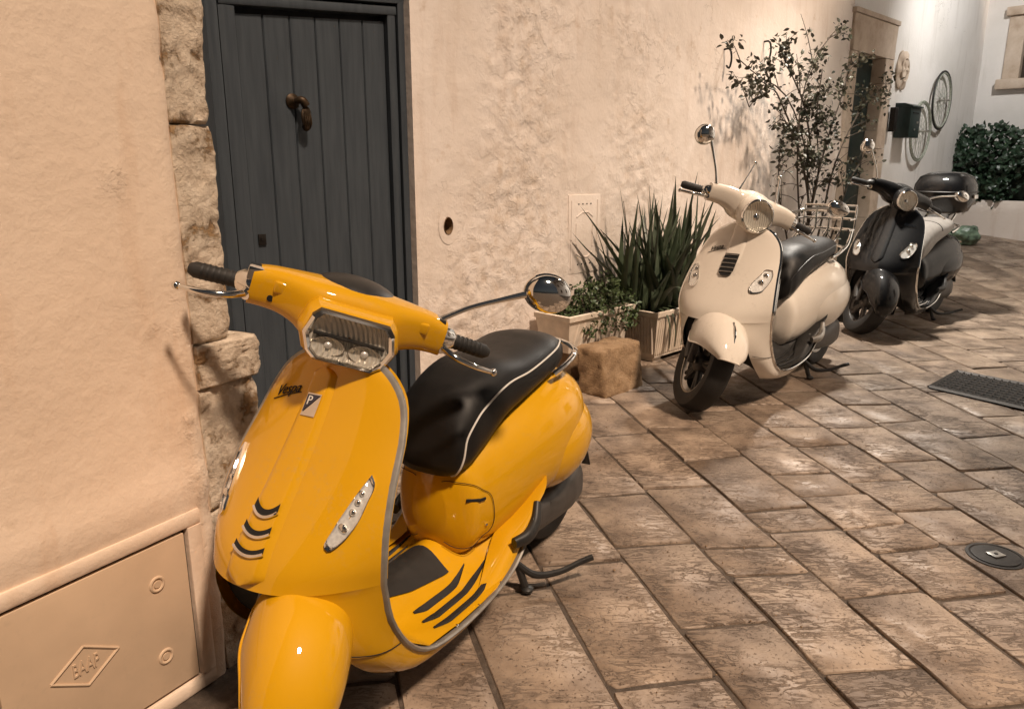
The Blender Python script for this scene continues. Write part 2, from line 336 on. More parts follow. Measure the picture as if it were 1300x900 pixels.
def text_geo(s, size, shear=0, extrude=.001):
    cu = bpy.data.curves.new('t', 'FONT'); cu.body = s; cu.size = size; cu.shear = shear; cu.extrude = extrude; cu.align_x = 'CENTER'; cu.align_y = 'CENTER'; cu.resolution_u = 3
    ob = bpy.data.objects.new('t', cu); COL.objects.link(ob); dg = bpy.context.evaluated_depsgraph_get()
    me = bpy.data.meshes.new_from_object(ob.evaluated_get(dg)); V = [v.co[:] for v in me.vertices]; F = [tuple(p.vertices) for p in me.polygons]
    bpy.data.objects.remove(ob); bpy.data.curves.remove(cu); bpy.data.meshes.remove(me)
    return np.array(V), F

# ================================================================== ground heights and wall frames
def gz(Y): return .45 * max(0., (Y - 6.8) / 4.0) ** 1.3
W0 = A(0, 4.67); WD = A(math.sin(R(45)), math.cos(R(45))); WN = A(WD[1], -WD[0])     # main wall: origin, direction, outward normal
E0 = A(-.777, 1.82); ED = A(math.sin(R(31)), math.cos(R(31))); EN = A(ED[1], -ED[0])  # near wall
def W(s, z, h=0): q = W0 + WD * s + WN * h; return A(q[0], q[1], z)
def E_(s, z, h=0): q = E0 + ED * s + EN * h; return A(q[0], q[1], z)
def wallmap(fr):
    o, d, n = fr
    def f(V): return np.stack([o[0] + d[0] * V[:, 0] + n[0] * V[:, 1], o[1] + d[1] * V[:, 0] + n[1] * V[:, 1], V[:, 2]], 1)
    return f
MW, ME = wallmap((W0, WD, WN)), wallmap((E0, ED, EN))      # local (s, out, z) -> world
def nz(x, y, z, o=4): return noise.fractal(Vector((x, y, z)), 1.0, 2.0, o)

# ================================================================== pavement
def build_pavement():
    g = G()
    ys = np.concatenate([np.arange(-8, 6.8, .8), np.arange(6.8, 16, .4)]); xs = np.linspace(-14, 22, 37)
    g.grid([[(x, y, gz(y) - .008 + .002 * nz(x, y, 0, 2)) for x in xs] for y in ys], flip=True)
    pav = build(g, 'pavement', 'grout'); tag(pav, 'worn limestone slab paving of the alley', None, kind='structure')
    L = [(-2.55, -.28), (-2.22, -.28), (-1.90, -.28), (-1.57, -.28), (-1.25, -.28), (-.93, -.28), (-.66, -.28), (-.400, -.276), (-.072, -.259), (.241, -.26), (.562, -.234), (.872, -.22), (1.181, -.201), (1.479, -.185), (1.769, -.154),
         (2.054, -.124), (2.327, -.102), (2.647, -.095), (2.90, -.06), (3.20, -.045), (3.50, -.045), (3.83, -.04)]
    iA = 8
    x = 3.83
    for k in range(16): x += .31 + .05 * random.random(); L.append((x, -.03))
    J = {'ZA': [(2.19, 14)], 'AB': [(2.38, 7), (1.75, 9)], 'BC': [(2.93, 9), (2.51, 7), (2.01, 7)], 'CD': [(3.67, 11), (3.09, 5), (3.01, 5), (2.49, 4), (2.3, 6), (1.8, 5)],
         'DE': [(4.42, 3), (3.77, 3), (3.34, 12), (2.8, 10), (2.62, 7), (2.18, 10), (1.67, 6)], 'EF': [(4.05, 6), (3.48, 9), (3.16, 4), (2.93, 6), (2.65, 12), (2.47, 11), (2.17, 10)],
         'FG': [(3.78, 4), (3.51, 8), (3.08, 7), (2.79, 6), (2.51, 2)], 'GH': [(3.77, 7), (3.31, 7), (2.98, 9)], 'HI': [(4.16, 3), (3.86, 10), (3.21, 9)],
         'IJ': [(4.47, 10), (3.64, 10)], 'JK': [(4.84, 8), (4.41, 7)], 'KL': [(5.15, 10), (4.57, 12)], 'LM': [(5.9, 4), (5.58, 11), (4.97, 12)]}
    names = 'ZABCDEFGHIJKLM'
    cnt = 0
    man = A(1.708, 2.422)
    for i in range(len(L) - 1):
        key = names[i - iA + 1:i - iA + 3] if iA - 1 <= i <= iA + 11 else None
        js = sorted(J.get(key, [])) if key else []
        if not js: js = [(2.0 + random.random() * .5, 6)]
        while js[0][0] > .9: js.insert(0, (js[0][0] - random.uniform(.4, .75), random.uniform(4, 10)))
        while js[-1][0] < 12.5: js.append((js[-1][0] + random.uniform(.32, .85), random.uniform(3, 11)))
        (xa, ba), (xb, bb) = L[i], L[i + 1]
        for (y0, a0), (y1, a1) in zip(js[:-1], js[1:]):
            ym = (y0 + y1) / 2; xm = (xa + ba * (ym - 3) + xb + bb * (ym - 3)) / 2
            if (A(xm, ym) - W0) @ WN < .02 or (ym < 3 and (A(xm, ym) - E0) @ EN < -.05 and xm < -.7): continue
            if xm > .80 * ym + .75 or xm < -.62 * ym - .1 or ym < 1.25 or ym > 11.6 or xm > 8.6: continue
            gap = .0042
            q = []
            for (xl, bl, yy, aa, sx, sy) in ((xa, ba, y0, a0, 1, 1), (xb, bb, y0, a0, -1, 1), (xb, bb, y1, a1, -1, -1), (xa, ba, y1, a1, 1, -1)):
                xc = (xa + ba * (yy - 3) + xb + bb * (yy - 3)) / 2
                px_ = xl + bl * (yy - 3); py = yy + math.tan(R(aa)) * (px_ - xc)
                px_ = xl + bl * (py - 3)
                q.append(A(px_ + sx * gap * random.uniform(.5, 1.7), py + sy * gap * random.uniform(1.0, 2.4)))
            out = []
            for k in range(4):
                p0, p1 = q[k], q[(k + 1) % 4]; d = p1 - p0; ln = np.linalg.norm(d); nrm = A(-d[1], d[0]) / (ln + 1e-9)
                ch = min(.03, ln * .15) * random.uniform(.25, 1.0)
                out.append(p0 + d / ln * ch)
                for fr in (.36, .68): out.append(p0 + d * (fr + random.uniform(-.08, .08)) + nrm * random.uniform(-.001, .006))
                out.append(p1 - d / ln * ch * random.uniform(.3, 1))
            c = np.mean(out, 0); dz = random.uniform(-.003, .004); tl = A(random.uniform(-.006, .006), random.uniform(-.006, .006))
            def zz(p): return gz(p[1]) + dz + (p - c) @ tl
            ins = []
            for p in out:
                d = p - c; ins.append(p - d / np.linalg.norm(d) * random.uniform(.003, .007))
            g = G(); n = len(out)
            top = [(p[0], p[1], zz(p)) for p in ins]; mid = [(p[0], p[1], zz(p) - random.uniform(.003, .006)) for p in out]; bot = [(p[0], p[1], zz(p) - .04) for p in out]
            g.add(top + mid + bot, [tuple(range(n))] + [(n + k, n + (k + 1) % n, (k + 1) % n, k) for k in range(n)] + [(2 * n + k, 2 * n + (k + 1) % n, n + (k + 1) % n, n + k) for k in range(n)])
            build(g, 'paving_stone', 'paving', pav, smooth=True, angle=50, origin=(c[0], c[1], gz(c[1])))
            cnt += 1
    print('paving stones', cnt)
    return pav
build_pavement()

# ================================================================== walls
def wear_attr(ob, vals):
    a = ob.data.attributes.new('wear', 'FLOAT', 'POINT'); a.data.foreach_set('value', list(map(float, vals)))
def blob(s, z, cs, cz, rs, rz_): return math.exp(-((s - cs) / rs) ** 2 - ((z - cz) / rz_) ** 2)
def wear_main(s, z):
    w = blob(s, z, .12, 1.9, .32, .9) + blob(s, z, -.05, .9, .42, .45) + blob(s, z, -.1, .45, .7, .35) + .75 * blob(s, z, 1.25, 1.55, .32, .55) + .6 * blob(s, z, 1.1, 2.2, .6, .14) + .5 * blob(s, z, 1.7, 1.0, .9, .3) + .35 * blob(s, z, 2.9, 1.3, .6, .9)
    return min(1, w)
def relief_main(s, z):
    w = wear_main(s, z) * (.55 + .75 * max(0, nz(s * 1.7, z * 1.7, 7, 3) + .35))
    h = .014 * nz(s * .9, z * .9, 3, 3) + .003 * nz(s * 5, z * 5, 1, 3)
    r = nz(s * 7, z * 9, 5, 4)
    h += w * (.008 * (1 - min(1, abs(r) * 2.2)) - .006 + .007 * nz(s * 11 + nz(s * 3, z * 3, 2, 2), z * 12, 9, 5))
    h += .003 * max(0, nz(s * 6, z * 6, 21, 4) - .25)
    return h
def wall_piece(name, parent, s0, s1, z0, z1, mat, fr=MW, ds=.03, dz=.03, rel=relief_main, wear=wear_main, off=0, holes=(), top=None, edge=None):
    ns, nzz = max(2, int((s1 - s0) / ds) + 1), max(2, int((z1 - z0) / dz) + 1)
    P = []; w = []
    for z_ in np.linspace(z0, z1, nzz):
        row = []
        for s_ in np.linspace(s0, s1, ns):
            row.append((s_, off + rel(s_, z_), z_)); w.append(wear(s_, z_))
        P.append(row)
    g = G(); g.grid(P, flip=False)
    if holes:
        V = np.array(g.v); F = []
        for q in g.f:
            c = V[list(q)].mean(0)
            if not any(((c[0] - h[0]) / h[2]) ** 2 + ((c[2] - h[1]) / h[3]) ** 2 < 1 for h in holes): F.append(q)
        g.f = F
    g.map(fr)
    ob = build(g, name, mat, parent, angle=80); wear_attr(ob, w); return ob

DL, DR = -1.80, -.745          # door opening along the main wall
FL, FR_ = 4.74, 5.90           # far stone door surround (outer)
CORN = 9.25                    # corner with the end wall
main = thing('house_wall', 'long flaking whitewashed house wall running behind the parked scooters', 'wall', W(0, 0))
main_inv = W(0, 0)
def child(ob, parent):
    """parent keeping world position (parents have no rotation or scale)"""
    ob.parent = parent; ob.location = ob.location - parent.location; return ob
def part(g, name, mat, parent, **k): return child(build(g, name, mat, None, **k), parent)
def wp(*a, **k):
    par = k.pop('par', main); return child(wall_piece(a[0], None, *a[1:], **k), par)
HOLE = (-.503, 1.006, .050, .075)
wp('plaster', DR + .0, 2.2, -.25, 3.0, 'plaster', ds=.02, dz=.02, holes=[HOLE])
wp('plaster', 2.2, FL + .02, -.25, 3.0, 'plaster', ds=.04, dz=.04)
wp('plaster', DL - .6, FL + .02, 3.0, 4.6, 'plaster', ds=.15, dz=.15, off=-.0)
wp('plaster', DL, DR, 2.21, 3.0, 'plaster', ds=.06, dz=.06)
wp('plaster', FR_ - .02, CORN, -.1, 3.0, 'plaster_white', ds=.06, dz=.06)
wp('plaster', FL + .02, CORN, 3.0, 4.6, 'plaster_white', ds=.2, dz=.2)
wp('plaster', FL + .02, FR_ - .02, 2.76, 3.0, 'plaster_white', ds=.06, dz=.06)
# thickness: plastered edge of the opening, and dark room behind
g = G(); g.grid([[(DR, .012, z), (DR - .004, -.05, z), (DR, -.20, z)] for z in np.linspace(-.2, 2.2, 30)]).map(MW); part(g, 'plaster_edge', 'plaster', main)
g = G(); g.box((1.6, -.30, 2.15), (4.2, .05, 2.5)).map(MW); part(g, 'wall_core', 'plaster', main, smooth=False)
g = G(); g.box((7.7, -.70, 2.15), (1.72, .05, 2.5)).map(MW); part(g, 'wall_core', 'plaster', main, smooth=False)
# rim of the pipe hole
g = G(); P = []
for r, h in ((.105, .003), (.075, .004), (.050, .003), (.046, -.012)):
    P.append([(HOLE[0] + r * .68 * math.cos(a), h + (relief_main(HOLE[0] + r * .68 * math.cos(a), HOLE[1] + r * math.sin(a)) if r > .06 else relief_main(HOLE[0], HOLE[1]) + .002 * math.sin(3 * a)), HOLE[1] + r * math.sin(a)) for a in np.linspace(0, 2 * math.pi, 28, endpoint=False)])
g.grid(P, cv=True).map(MW); fix_normals(part(g, 'hole_collar', 'plaster', main))
g = G(); P = [[(HOLE[0] + r * .68 * math.cos(a), h, HOLE[1] + r * math.sin(a)) for a in np.linspace(0, 2 * math.pi, 28, endpoint=False)] for r, h in ((.047, .0), (.043, -.04), (.040, -.16), (.001, -.16))]
g.grid(P, cv=True).map(MW); part(g, 'pipe_hole', 'rock', main)

# near wall on the left
near = thing('plaster_wall', 'smooth cream plaster wall with a utility hatch at far left', 'wall', E_(0, 0))
def relief_near(s, z):
    r = .010 * nz(s * 1.1, z * 1.1, 31, 3) + .0016 * nz(s * 7, z * 7, 33, 3)
    r += .010 * blob(s, z, -.3, .56, .6, .05) - (.02 if s > -.012 else 0)
    return r
def wear_near(s, z): return .5 * blob(s, z, -.03, .5, .04, .7) + .10 * blob(s, z, -.2, 1.0, .25, .12) + .7 * blob(s, z, -.05, .72, .035, .02) + .7 * blob(s, z, -.045, .57, .03, .03) + .6 * blob(s, z, -.12, .98, .02, .02) + .6 * blob(s, z, -.16, 1.32, .03, .04)
HS0, HS1, HZ0, HZ1 = -.56, -.097, .042, .456      # hatch opening
child(wall_piece('plaster', None, HS1 + .005, 0, -.05, 4.2, 'plaster_near', fr=ME, ds=.02, dz=.03, rel=lambda s, z: relief_near(s, z) - .012 * max(0, nz(1, z * 9, 3, 3)) * (s > -.03), wear=wear_near), near)
child(wall_piece('plaster', None, -2.4, HS1 + .005, HZ1 + .004, 4.2, 'plaster_near', fr=ME, ds=.03, dz=.03, rel=relief_near, wear=wear_near), near)
child(wall_piece('plaster', None, -2.4, HS0 - .005, -.05, HZ1 + .004, 'plaster_near', fr=ME, ds=.04, dz=.04, rel=relief_near, wear=wear_near), near)
child(wall_piece('plaster', None, HS0 - .005, HS1 + .005, -.05, HZ0 - .004, 'plaster_near', fr=ME, ds=.04, dz=.04, rel=relief_near, wear=wear_near), near)
g = G(); g.box((-1.25, -.16, 2.05), (1.2, .14, 2.1)).map(ME); part(g, 'wall_core', 'plaster_near', near, smooth=False)
# utility hatch: raised surround and door with diamond emblem and two round locks
ht = thing('utility_hatch', 'cream metal utility hatch with a raised diamond emblem low on the left wall', 'hatch', E_((HS0 + HS1) / 2, HZ0))
def bar(a, b, w, d0, d1):
    """bevelled frame bar in wall coords from a to b (s,z)"""
    a = A(*a); b = A(*b); dr = (b - a) / np.linalg.norm(b - a); nr = A(-dr[1], dr[0]); rows = []
    for p in (a, b):
        rows.append([(q[0], h, q[1]) for q, h in ((p - nr * w, d0), (p - nr * w * .92, d1 - .003), (p - nr * w * .6, d1), (p + nr * w * .6, d1), (p + nr * w * .92, d1 - .003), (p + nr * w, d0))])
    return rows
fw = .021
for a, b in (((HS0 - .02, HZ1 + fw + .004), (HS1 + .042, HZ1 + fw + .004)), ((HS1 + fw + .004, HZ1 + .003), (HS1 + fw + .004, HZ0 - .003)), ((HS0 - .02, HZ0 - fw - .004), (HS1 + .042, HZ0 - fw - .004)), ((HS0 - fw - .004, HZ0 - .003), (HS0 - fw - .004, HZ1 + .003))):
    g = G(); g.grid(bar(a, b, fw, -.012, .011), cap=True).map(ME); fix_normals(part(g, 'frame_bar', 'plaster_near', ht, angle=25))
g = G(); g.box(((HS0 + HS1) / 2, -.012, (HZ0 + HZ1) / 2), ((HS1 - HS0) / 2 + .004, .006, (HZ1 - HZ0) / 2 + .004)).map(ME); part(g, 'recess', 'dark', ht, smooth=False)
g = G(); g.box(((HS0 + HS1) / 2, -.004, (HZ0 + HZ1) / 2), ((HS1 - HS0) / 2 - .0045, .010, (HZ1 - HZ0) / 2 - .0045), bev=.003).map(ME); hd = part(g, 'hatch_door', 'hatch', ht, angle=30)
def ring(c, r, rad, n=28): return [(c[0] + r * math.cos(a), c[1], c[2] + r * math.sin(a)) for a in np.linspace(0, 2 * math.pi, n + 1)]
for cz in (.352, .151):
    g = G(); g.tube(ring((-.188, .006, cz), .017, 0), .0042, n=8, cap=False); g.lathe([(.0, 0), (.009, 0), (.009, .003), (.0, .003)], axis='y', n=16); V = g.v
    g.map(lambda V: np.array([(p[0], p[1], p[2]) if abs(p[0]) > .1 else (p[0] - .188, p[1] + .006, p[2] + cz) for p in V])); g.map(ME); part(g, 'round_lock', 'hatch', ht)
dc = (-.380, .245); dw, dh = .078, .050
D4 = [(dc[0] - dw, .0065, dc[1]), (dc[0], .0065, dc[1] + dh), (dc[0] + dw, .0065, dc[1]), (dc[0], .0065, dc[1] - dh)]
g = G()
for k in range(4): g.tube([D4[k], D4[(k + 1) % 4]], .0035, n=6)
V, F = text_geo('BAAP', .042, extrude=.0022)
V = np.stack([V[:, 0] * .62 + dc[0], .007 + V[:, 2], V[:, 1] * 1.15 + dc[1]], 1); g.add(V, F); g.map(ME)
part(g, 'diamond_emblem', 'hatch', ht, angle=30)

# rough stone reveal between the near wall and the blue door: single stones
rv = thing('stone_doorway_side', 'rough flaking stone doorway side left of the blue door', 'stone jamb', (E0[0], E0[1], 0))
pa = A(E0[0] - .004, E0[1] + .004); pb = W(DL, 0)[:2] + WN * .0 + WD * .012
def revmap(V):
    d = pb - pa; n = A(d[1], -d[0]) / np.linalg.norm(d)
    return np.stack([pa[0] + d[0] * V[:, 0] + n[0] * V[:, 1], pa[1] + d[1] * V[:, 0] + n[1] * V[:, 1], V[:, 2]], 1)
g = G(); g.box((.5, -.075, 1.6), (.5, .06, 1.85)).map(revmap); part(g, 'reveal', 'door', rv, smooth=False)
def rough_stone(s1, z0, z1, th, seed, amp=.008, n=18, m=40):
    """one eroded stone of the bare wall edge, in near-wall coords, with an uneven outer edge"""
    k = random.Random(seed).random() * 40; P = []; m = max(m, int((z1 - z0) / .008)); z1 = z1 + .002
    for z_ in np.linspace(z0, z1, m):
        e = s1 + .006 + .009 * nz(k, z_ * 9, 1, 5) + .005 * nz(k, z_ * 45, 3, 3) - .012 * max(0, 1 - min(z_ - z0, z1 - z_) / .03) ** 2; row = []
        for i in np.linspace(0, 1, n):
            s_ = -.004 + (e + .004) * i; ed = max(0, 1 - min((1 - i) * e, z_ - z0, z1 - z_) / .006)
            fl = nz(s_ * 14, z_ * 11, k, 5); flake = 1 if nz(s_ * 16, z_ * 12, k + 9, 5) > .06 else 0
            row.append((s_, th + amp * .5 * fl - amp * .55 * flake - .007 * ed ** 2, z_))
        P.append([(-.004, -.10, z_)] + row + [(e - .004, th - .06, z_), (e - .02, -.16, z_)])
    P = [[(p[0], -.16, p[2]) for p in P[0]]] + P + [[(p[0], -.16, p[2]) for p in P[-1]]]
    g = G(); g.grid(P); return g
for k, (za, zb, wd_, th) in enumerate(((-.05, .20, .175, -.008), (.205, .46, .165, -.014), (.465, .79, .172, -.010), (.795, .905, .190, .000), (.91, 1.435, .112, -.012), (1.44, 1.86, .108, -.010), (1.865, 2.3, .110, -.012), (2.305, 2.8, .108, -.010), (2.805, 3.4, .11, -.01), (3.405, 4.1, .11, -.01))):
    g = rough_stone(wd_, za, zb, th, k * 7 + 3).map(ME); fix_normals(part(g, 'stone', 'jamb', rv, angle=70))

# ================================================================== blue door
dr = thing('blue_door', 'blue-grey plank door with bronze hand knocker behind the yellow scooter', 'door', W((DL + DR) / 2, 0, -.06))
def dtop(s): return 2.005 + (s - DL) * .075
x0, x1 = DL + .155, DR - .10
nb = 6
for k in range(nb):
    a = x0 + (x1 - x0) * k / nb; b = x0 + (x1 - x0) * (k + 1) / nb
    g = G(); P = []
    for z_ in (.02, .7, 1.4, 1):
        zt = lambda s: dtop(s) - .035 if z_ == 1 else z_
        P.append([(a + .0008, -.11, zt(a)), (a + .0008, -.076, zt(a)), (a + .006, -.070, zt(a)), (b - .006, -.070, zt(b)), (b - .0008, -.076, zt(b)), (b - .0008, -.11, zt(b))])
    g.grid(P, cap=True).map(MW); fix_normals(part(g, 'plank', 'door', dr, angle=25))
g = G(); g.box(((DL + DR) / 2, -.125, 1.05), (.52, .012, 1.1)).map(MW); part(g, 'backing', 'dark', dr, smooth=False)
for a, b, w_, o in (((DL + .035, -.05), (DL + .035, dtop(DL) + .1), .034, -.035), ((DL + .112, -.05), (DL + .112, dtop(DL + .1) - .006), .040, -.045), ((DR - .022, -.05), (DR - .022, dtop(DR) + .1), .021, -.030), ((DR - .072, -.05), (DR - .072, dtop(DR) - .006), .026, -.045),
                    ((DL + .075, dtop(DL + .07) + .018), (DR - .046, dtop(DR) + .012), .022, -.040), ((DL, dtop(DL) + .10), (DR, dtop(DR) + .10), .055, -.028)):
    g = G(); g.grid(bar(a, b, w_, -.12, o), cap=True).map(MW); fix_normals(part(g, 'frame_bar', 'door', dr, angle=25))
# knocker: small hand holding a ball on a rosette
kx, kz = -1.378, 1.60
g = G(); g.lathe([(0, 0), (.035, 0), (.035, .006), (.024, .014), (.012, .030), (0, .032)], axis='y', n=20)
g.map(lambda V: V + A(kx - .012, -.070, kz + .03))
g.tube([(kx - .01, -.045, kz + .03), (kx + .012, -.022, kz + .034), (kx + .03, -.02, kz + .01)], [.015, .019, .020], n=10, smooth=8)
g.ell((kx + .030, -.022, kz - .025), (.024, .014, .034), 14, 9)
for i in range(4): g.tube([(kx + .016 + i * .0095, -.016, kz - .03), (kx + .015 + i * .010, -.010, kz - .07), (kx + .017 + i * .009, -.024, kz - .098 + .004 * abs(i - 1.5))], [.0062, .0060, .0045], n=7, smooth=6)
g.tube([(kx + .012, -.02, kz - .01), (kx + .002, -.012, kz - .045), (kx + .010, -.018, kz - .075)], [.007, .006, .005], n=7, smooth=6)
g.ell((kx + .03, -.030, kz - .085), (.020, .018, .020), 12, 8)
g.map(MW); part(g, 'hand_knocker', 'bronze', dr)
g = G(); g.box((-1.598, -.066, 1.0), (.019, .004, .026), bev=.003); g.lathe([(0, .0), (.007, 0), (.007, .004), (0, .004)], axis='y', n=12)
g.map(lambda V: np.array([p if abs(p[0]) > .5 else (p[0] - 1.598, p[1] - .062, p[2] + 1.004) for p in V])).map(MW); part(g, 'keyhole_plate', 'iron', dr)

# ================================================================== far stone doorway
fd = thing('stone_doorway', 'pale stone door surround with dark green door ajar behind the climbing rose', 'doorway', W((FL + FR_) / 2, gz(8.4)))
g = G()
gzf = gz(8.4)
iL, iR = FL + .17, FR_ - .25
def sbox(a, b, z0, z1, h0, h1, name='jamb_stone', seed=0, mat='frame_stone', par=fd):
    g = G(); P = []
    for z_ in np.linspace(z0, z1, 6): P.append([(x_ + .006 * nz(x_, z_ * 3, seed, 2), h_ + .005 * nz(x_ * 5, z_ * 5, seed + 2, 3), z_ + .004 * nz(x_ * 9, seed, 1, 2)) for x_, h_ in ((a, h0), (a, h1 - .01), (a + .01, h1), ((a + b) / 2, h1), (b - .01, h1), (b, h1 - .01), (b, h0))])
    g.grid(P, cap=True).map(MW); return fix_normals(part(g, name, mat, par, angle=45))
for k, (za, zb) in enumerate(((-.05, .75), (.756, 1.5), (1.506, 2.18))):
    sbox(FL, iL, za, zb, -.16, .028, seed=k); sbox(iR, FR_, za, zb, -.16, .028, seed=k + 5)
sbox(FL, FR_, 2.44, 2.78, -.16, .034, 'lintel', 9); sbox(FL, iL, 2.186, 2.434, -.16, .030, seed=3); sbox(iR, FR_, 2.186, 2.434, -.16, .030, seed=4)
sbox(FL - .02, FR_ + .02, 2.786, 2.83, -.1, .05, 'drip_moulding', 11)
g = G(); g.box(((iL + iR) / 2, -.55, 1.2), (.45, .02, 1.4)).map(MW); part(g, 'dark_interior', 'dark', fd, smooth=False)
g = G(); g.box(((iL + iR) / 2, -.13, 1.22), ((iR - iL) / 2 - .003, .022, 1.215), bev=.006).map(MW); dl = part(g, 'door_leaf', 'green_paint', fd, angle=30)
for zc_ in (.75, 1.75):
    g = G(); g.box(((iL + iR) / 2 + .02, -.106, zc_), (.24, .008, .36), bev=.006).map(MW); part(g, 'door_panel', 'green_paint', fd, angle=30)
g = G(); g.ell((iR - .08, -.09, 1.25), (.022, .03, .022)).map(MW); part(g, 'door_knob', 'bronze', fd)
g = G(); g.box(((FL + FR_) / 2, .08, gzf - .03), (.62, .16, .09), bev=.012).map(MW); part(g, 'doorstep', 'frame_stone', fd, angle=30)

# ================================================================== end wall, window
cN = W(CORN, 0)[:2]
XD, XN = WN, -WD                     # runs away to the right, faces back along the alley
MX = wallmap((cN, XD, XN))
endw = thing('end_house_wall', 'white house wall closing the alley at the far right', 'wall', (cN[0], cN[1], 0))
wS0, wS1, wZ0, wZ1 = .46, 1.06, 2.46, 3.26
for a in ((-.02, wS0, -.1, 4.6), (wS1, 5, -.1, 4.6), (wS0, wS1, -.1, wZ0), (wS0, wS1, wZ1, 4.6)):
    child(wall_piece('plaster', None, *a, 'plaster_white', fr=MX, ds=.12, dz=.12, rel=lambda s, z: .01 * nz(s, z, 50, 3), wear=lambda s, z: .4 * blob(s, z, .4, 2.7, .2, .2)), endw)
win = thing('stone_window', 'stone framed window with wooden shutter on the end wall', 'window', (cN[0] + XD[0] * 1.3, cN[1] + XD[1] * 1.3, wZ0))
def xb(c, h, name, mat, par=win, bev=.012):
    g = G(); g.box(c, h, bev=bev).map(MX); return part(g, name, mat, par, angle=30)
xb(((wS0 + wS1) / 2, .03, wZ1 + .06), (.52, .07, .055), 'lintel', 'frame_stone'); xb(((wS0 + wS1) / 2, .035, wZ0 - .07), (.53, .08, .065), 'sill', 'frame_stone')
for s_ in (wS0 - .08, wS1 + .08): xb((s_, -.05, (wZ0 + wZ1) / 2), (.10, .07 + .02, (wZ1 - wZ0) / 2 + .003), 'jamb_stone', 'frame_stone')
xb(((wS0 + wS1) / 2, -.20, (wZ0 + wZ1) / 2), (.34, .01, .42), 'pane', 'dark', bev=0)
for s_ in (.61, .91): xb((s_, -.10, (wZ0 + wZ1) / 2), (.145, .018, .395), 'shutter', 'bark', bev=.006)

# ================================================================== things on the main wall
mb = thing('mailbox', 'dark green metal mailbox on the wall beside the stone doorway', 'mailbox', W(6.35, 1.62))
g = G(); g.box((6.35, .09, 1.80), (.165, .08, .17), bev=.008).map(MW); part(g, 'body', 'green_paint', mb, angle=30)
g = G(); P = [[(6.35 + sx * .178, h, zz_) for h, zz_ in ((.0, 2.01), (.10, 2.005), (.190, 1.972), (.190, 1.960), (.0, 1.965))] for sx in (-1, 1)]
g.grid(P, cv=True, cap=True).map(MW); fix_normals(part(g, 'lid', 'green_paint', mb, angle=30))
g = G(); g.box((6.35, .172, 1.90), (.09, .003, .008)).map(MW); part(g, 'slot', 'dark', mb, smooth=False)
g = G(); g.lathe([(0, 0), (.012, 0), (.012, .012), (0, .012)], axis='y', n=14).map(lambda V: V + A(6.35, .168, 1.72)).map(MW); part(g, 'lock', 'steel', mb)
g = G(); g.box((6.43, .171, 1.80), (.03, .003, .012)).map(MW); part(g, 'nameplate', 'steel', mb, smooth=False)
g = G(); g.box((5.98, .06, 1.82), (.045, .03, .13), bev=.006).map(MW); mt = fix_normals(build(g, 'intercom', 'iron', None, angle=30)); tag(mt, 'small dark intercom box between stone doorway and green mailbox', 'intercom')
def bike_wheel(cs, cz, r, label, seed):
    t = thing('bicycle_wheel', label, 'bicycle wheel', W(cs, cz, .05), group='bicycle wheels hung on the wall'); rnd = random.Random(seed)
    g = G(); g.tube([(cs + r * math.cos(a), .05, cz + r * math.sin(a)) for a in np.linspace(0, 2 * math.pi, 49)], .013, n=8, cap=False).map(MW); part(g, 'tyre', 'rubber' if seed % 2 else 'galv', t)
    g = G(); g.tube([(cs + (r - .022) * math.cos(a), .05, cz + (r - .022) * math.sin(a)) for a in np.linspace(0, 2 * math.pi, 49)], .010, n=8, cap=False, flat=1.3).map(MW); part(g, 'rim', 'galv', t)
    g = G(); g.lathe([(0, -.05), (.010, -.05), (.012, -.03), (.026, -.028), (.026, -.022), (.014, -.02), (.014, .02), (.026, .022), (.026, .028), (.012, .03), (.010, .10), (0, .10)], axis='y', n=16).map(lambda V: V + A(cs, .05, cz)).map(MW); part(g, 'hub', 'steel', t)
    g = G()
    for k in range(28):
        a = 2 * math.pi * k / 28; b = a + (.9 if k % 2 else -.9); sd_ = .024 if k % 4 < 2 else -.024
        g.tube([(cs + .024 * math.cos(b), .05 + sd_, cz + .024 * math.sin(b)), (cs + (r - .03) * math.cos(a), .05, cz + (r - .03) * math.sin(a))], .0022, n=4)
    g.map(MW); part(g, 'spokes', 'galv', t)
bike_wheel(6.96, 1.72, .345, 'lower old bicycle wheel hung on the wall next to the mailbox', 2)
bike_wheel(7.60, 2.11, .345, 'upper old bicycle wheel hung on the wall nearer the end wall', 3)
orn = thing('wall_ornament', 'round ceramic wall ornament above the mailbox beside the doorway', 'ornament', W(6.16, 2.37))
g = G(); P = []
for r_, h_ in ((0, .055), (.05, .06), (.10, .045), (.15, .035), (.17, .02), (.165, 0), (0, 0)):
    P.append([(6.2 + r_ * math.cos(a) * (1 + .06 * math.cos(6 * a)), h_ + .01 * math.cos(6 * a) * (r_ > .04), 2.36 + 1.25 * r_ * math.sin(a) * (1 + .06 * math.cos(6 * a))) for a in np.linspace(0, 2 * math.pi, 48, endpoint=False)])
g.grid(P, cv=True).map(MW); fix_normals(part(g, 'disc', 'frame_stone', orn))
g = G(); g.tube([(6.2 + .10 * math.cos(a), .050, 2.36 + .125 * math.sin(a)) for a in np.linspace(0, 2 * math.pi, 33)], .012, n=8, cap=False).map(MW); part(g, 'moulded_ring', 'frame_stone', orn)
for i, (s_, z_) in enumerate(((2.35, 2.11), (2.98, 2.23))):
    g = G(); g.tube([(s_, -.01, z_ + .10), (s_, .05, z_ + .10), (s_ + .01, .065, z_ + .04), (s_, .05, z_ - .04), (s_, .03, z_ - .02)], .008, n=7, smooth=14).map(MW)
    tag(build(g, 'wall_hook', 'iron'), ('rusty iron hook on the wall at the tip of the longest rose branch', 'rusty iron hook on the wall just above the climbing rose')[i], 'hook', 'hooks on the wall')
